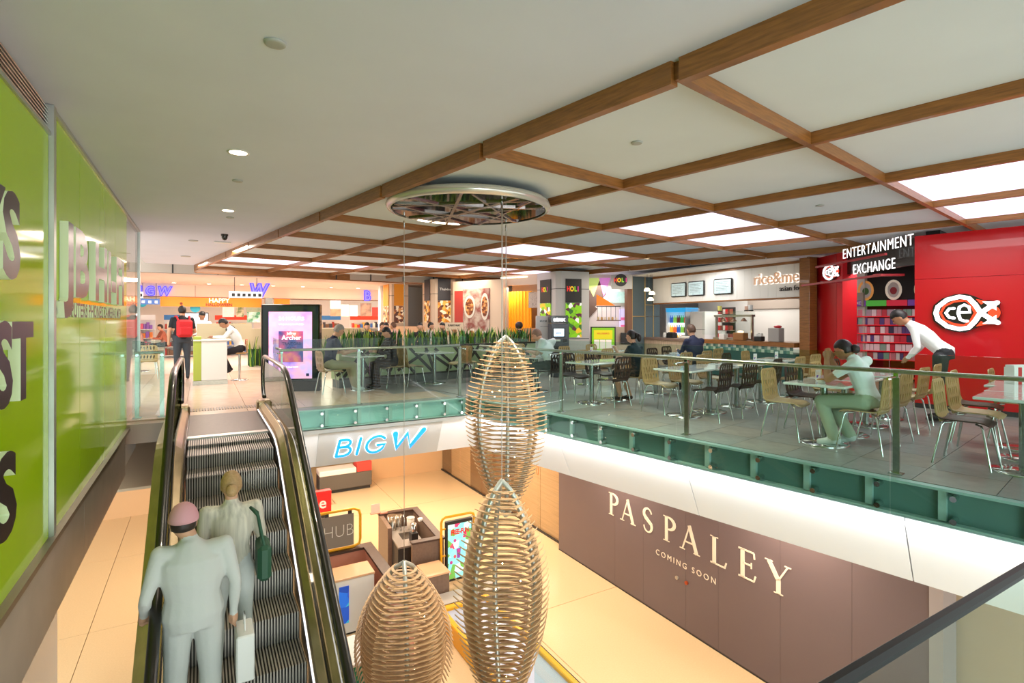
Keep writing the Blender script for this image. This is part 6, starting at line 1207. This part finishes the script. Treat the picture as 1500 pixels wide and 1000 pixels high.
for k, (u, t0, c, hc, lb, a) in enumerate(((163 + 4, 19.5, cpink, '3a2a20', 'person in a pink top seated at the far left tables', 200), (184, 18.5, cjean, '1c1614', 'person in a grey blue top seated left of the backpack man', 20), (206, 21, cpink, '4a3020', 'person in pale clothes near the far shop at left', 90), (240, 21, mat('cloth_rust', 'a8604a', .8), '2a1c18', 'person in a rust top behind the backpack man', 100))):
    q = far(u, 469, t0); q.z = 0; person(lb, q, R(a), sit(), (c, ctr), (hc, 'short'), True, voxel=.024, near=False)
for k, (u, c, hc, lb, a, hs) in enumerate(((536, cblack, '1c1614', 'leftmost dark head beyond the planter plants', 170, 'short'), (556, mat('cloth_tan', '9a7a5a', .8), '3a2418', 'brown haired person beyond the plants behind the man with grey hair', 200, 'short'), (566, cblack, '120e0d', 'black haired person beyond the plants, left of the yellow hanging cloth', 150, 'short'), (581, cpink, '6a4a38', 'person with lighter hair beyond the plants', 30, 'short'), (614, cblack, '0e0b0a', 'dark haired person beyond the plants before the orange pillar', 160, 'short'), (626, cgrey, '120e0d', 'person in grey beyond the plants leaning right', 210, 'short'), (651, cblack, '0e0b0a', 'dark haired person beyond the plants left of the portrait board', 120, 'short'), (765, cblack, '2a1418', 'person with big curly hair at the orange shop', 20, 'big'))):
    q = far(u, 469, (15.6, 17.2, 15.4, 17.3, 15.5, 17.0, 15.6, 16.1)[k]); q.z = 0; person(lb, q, R(a), sit(.56), (c, ctr), (hc, hs), True, voxel=.024, near=False)
# escalator riders (stand on the steps)
def on_step(x, y): return frameE(x, y, min(zn(round((y - 7.5) / .4) * .4 + 7.5), 0) - .004 + .0)
ys_ = 7.5 - .4 * 8
person('person in a pink cap and pale grey jacket riding the escalator', frameE(-.06, ys_ + .17, zn(ys_) - .004), -EA, stand(el=dict(L=(-.28, -.04, 1.14), R=(.27, -.02, 1.14)), wr=dict(L=(-.30, .12, .98), R=(.26, .04, .90)), sh=dict(L=(-.2, 0, 1.42), R=(.2, 0, 1.42)), neck=(-.02, .03, 1.48), head=(-.06, .08, 1.60), kn=dict(L=(-.11, .05, .49), R=(.11, .05, .49)), toe=dict(L=(-.12, .13, .035), R=(.12, .13, .035))), (cgrey, cgrey), ('2a201c', 'short'), True, 'wide', SHW, .012, (-.1, 0), 1.0, torso_r=1.22)
t = thing('cap', 'pink cap on the rider in pale grey', 'cap', frameE(-.06, ys_ + .17, zn(ys_) - .004), -EA); pc_ = mat('cap_pink', 'd29aa2', .8)
mb = MB(); nn = 18; vs = [(-.06 + .098 * math.sin(a) * math.cos(b), .08 + .118 * math.sin(a) * math.sin(b), 1.615 + .128 * math.cos(a)) for a in [math.pi * i / 18 for i in range(10)] for b in [2 * math.pi * k / nn for k in range(nn)]]
mb.add(vs, [(i * nn + k, (i + 1) * nn + k, (i + 1) * nn + (k + 1) % nn, i * nn + (k + 1) % nn) for i in range(9) for k in range(nn)] + [tuple(range(9 * nn, 10 * nn))], 0, True); mb.build('crown', pc_, t); MB().ball((-.06, .20, 1.625), .075, .08, .008, 14).build('brim', pc_, t)
ys2 = 7.5 - .4 * 7
person('blond person in a striped top riding the escalator beside the pink cap', frameE(.20, ys2 + .17, zn(ys2) - .004), -EA, stand(toe=dict(L=(-.12, .13, .035), R=(.12, .13, .035))), (cstr, cgrey), ('b08e62', 'bun'), True, 'trousers', SHW, .014, (-.1, 0), .92)
t = thing('shoulder_bag', 'dark green shoulder bag of the blond rider', 'bag', frameE(.42, ys2 + .02, zn(ys2) + .78), -EA); MB().bevbox(-.05, .05, -.14, .14, 0, .28, .03).build('pouch', mat('bag_green', '27503a', .6), t); MB().tube([(0, -.1, .27), (-.04, -.05, .5), (-.09, 0, .56), (-.04, .05, .5), (0, .1, .27)], .012, 6).build('strap', mat('bag_green', '27503a', .6), t)
t = thing('carrier_bag', 'white carrier bag held low by the rider in pale grey', 'bag', frameE(.27, ys_ + .17, zn(ys_) + .42), -EA); MB().bevbox(-.06, .06, -.13, .13, 0, .34, .01).build('sack', PAINT, t); MB().tube([(0, -.06, .34), (0, -.04, .44), (0, .04, .44), (0, .06, .34)], .006, 6).build('handle', PAINT, t)
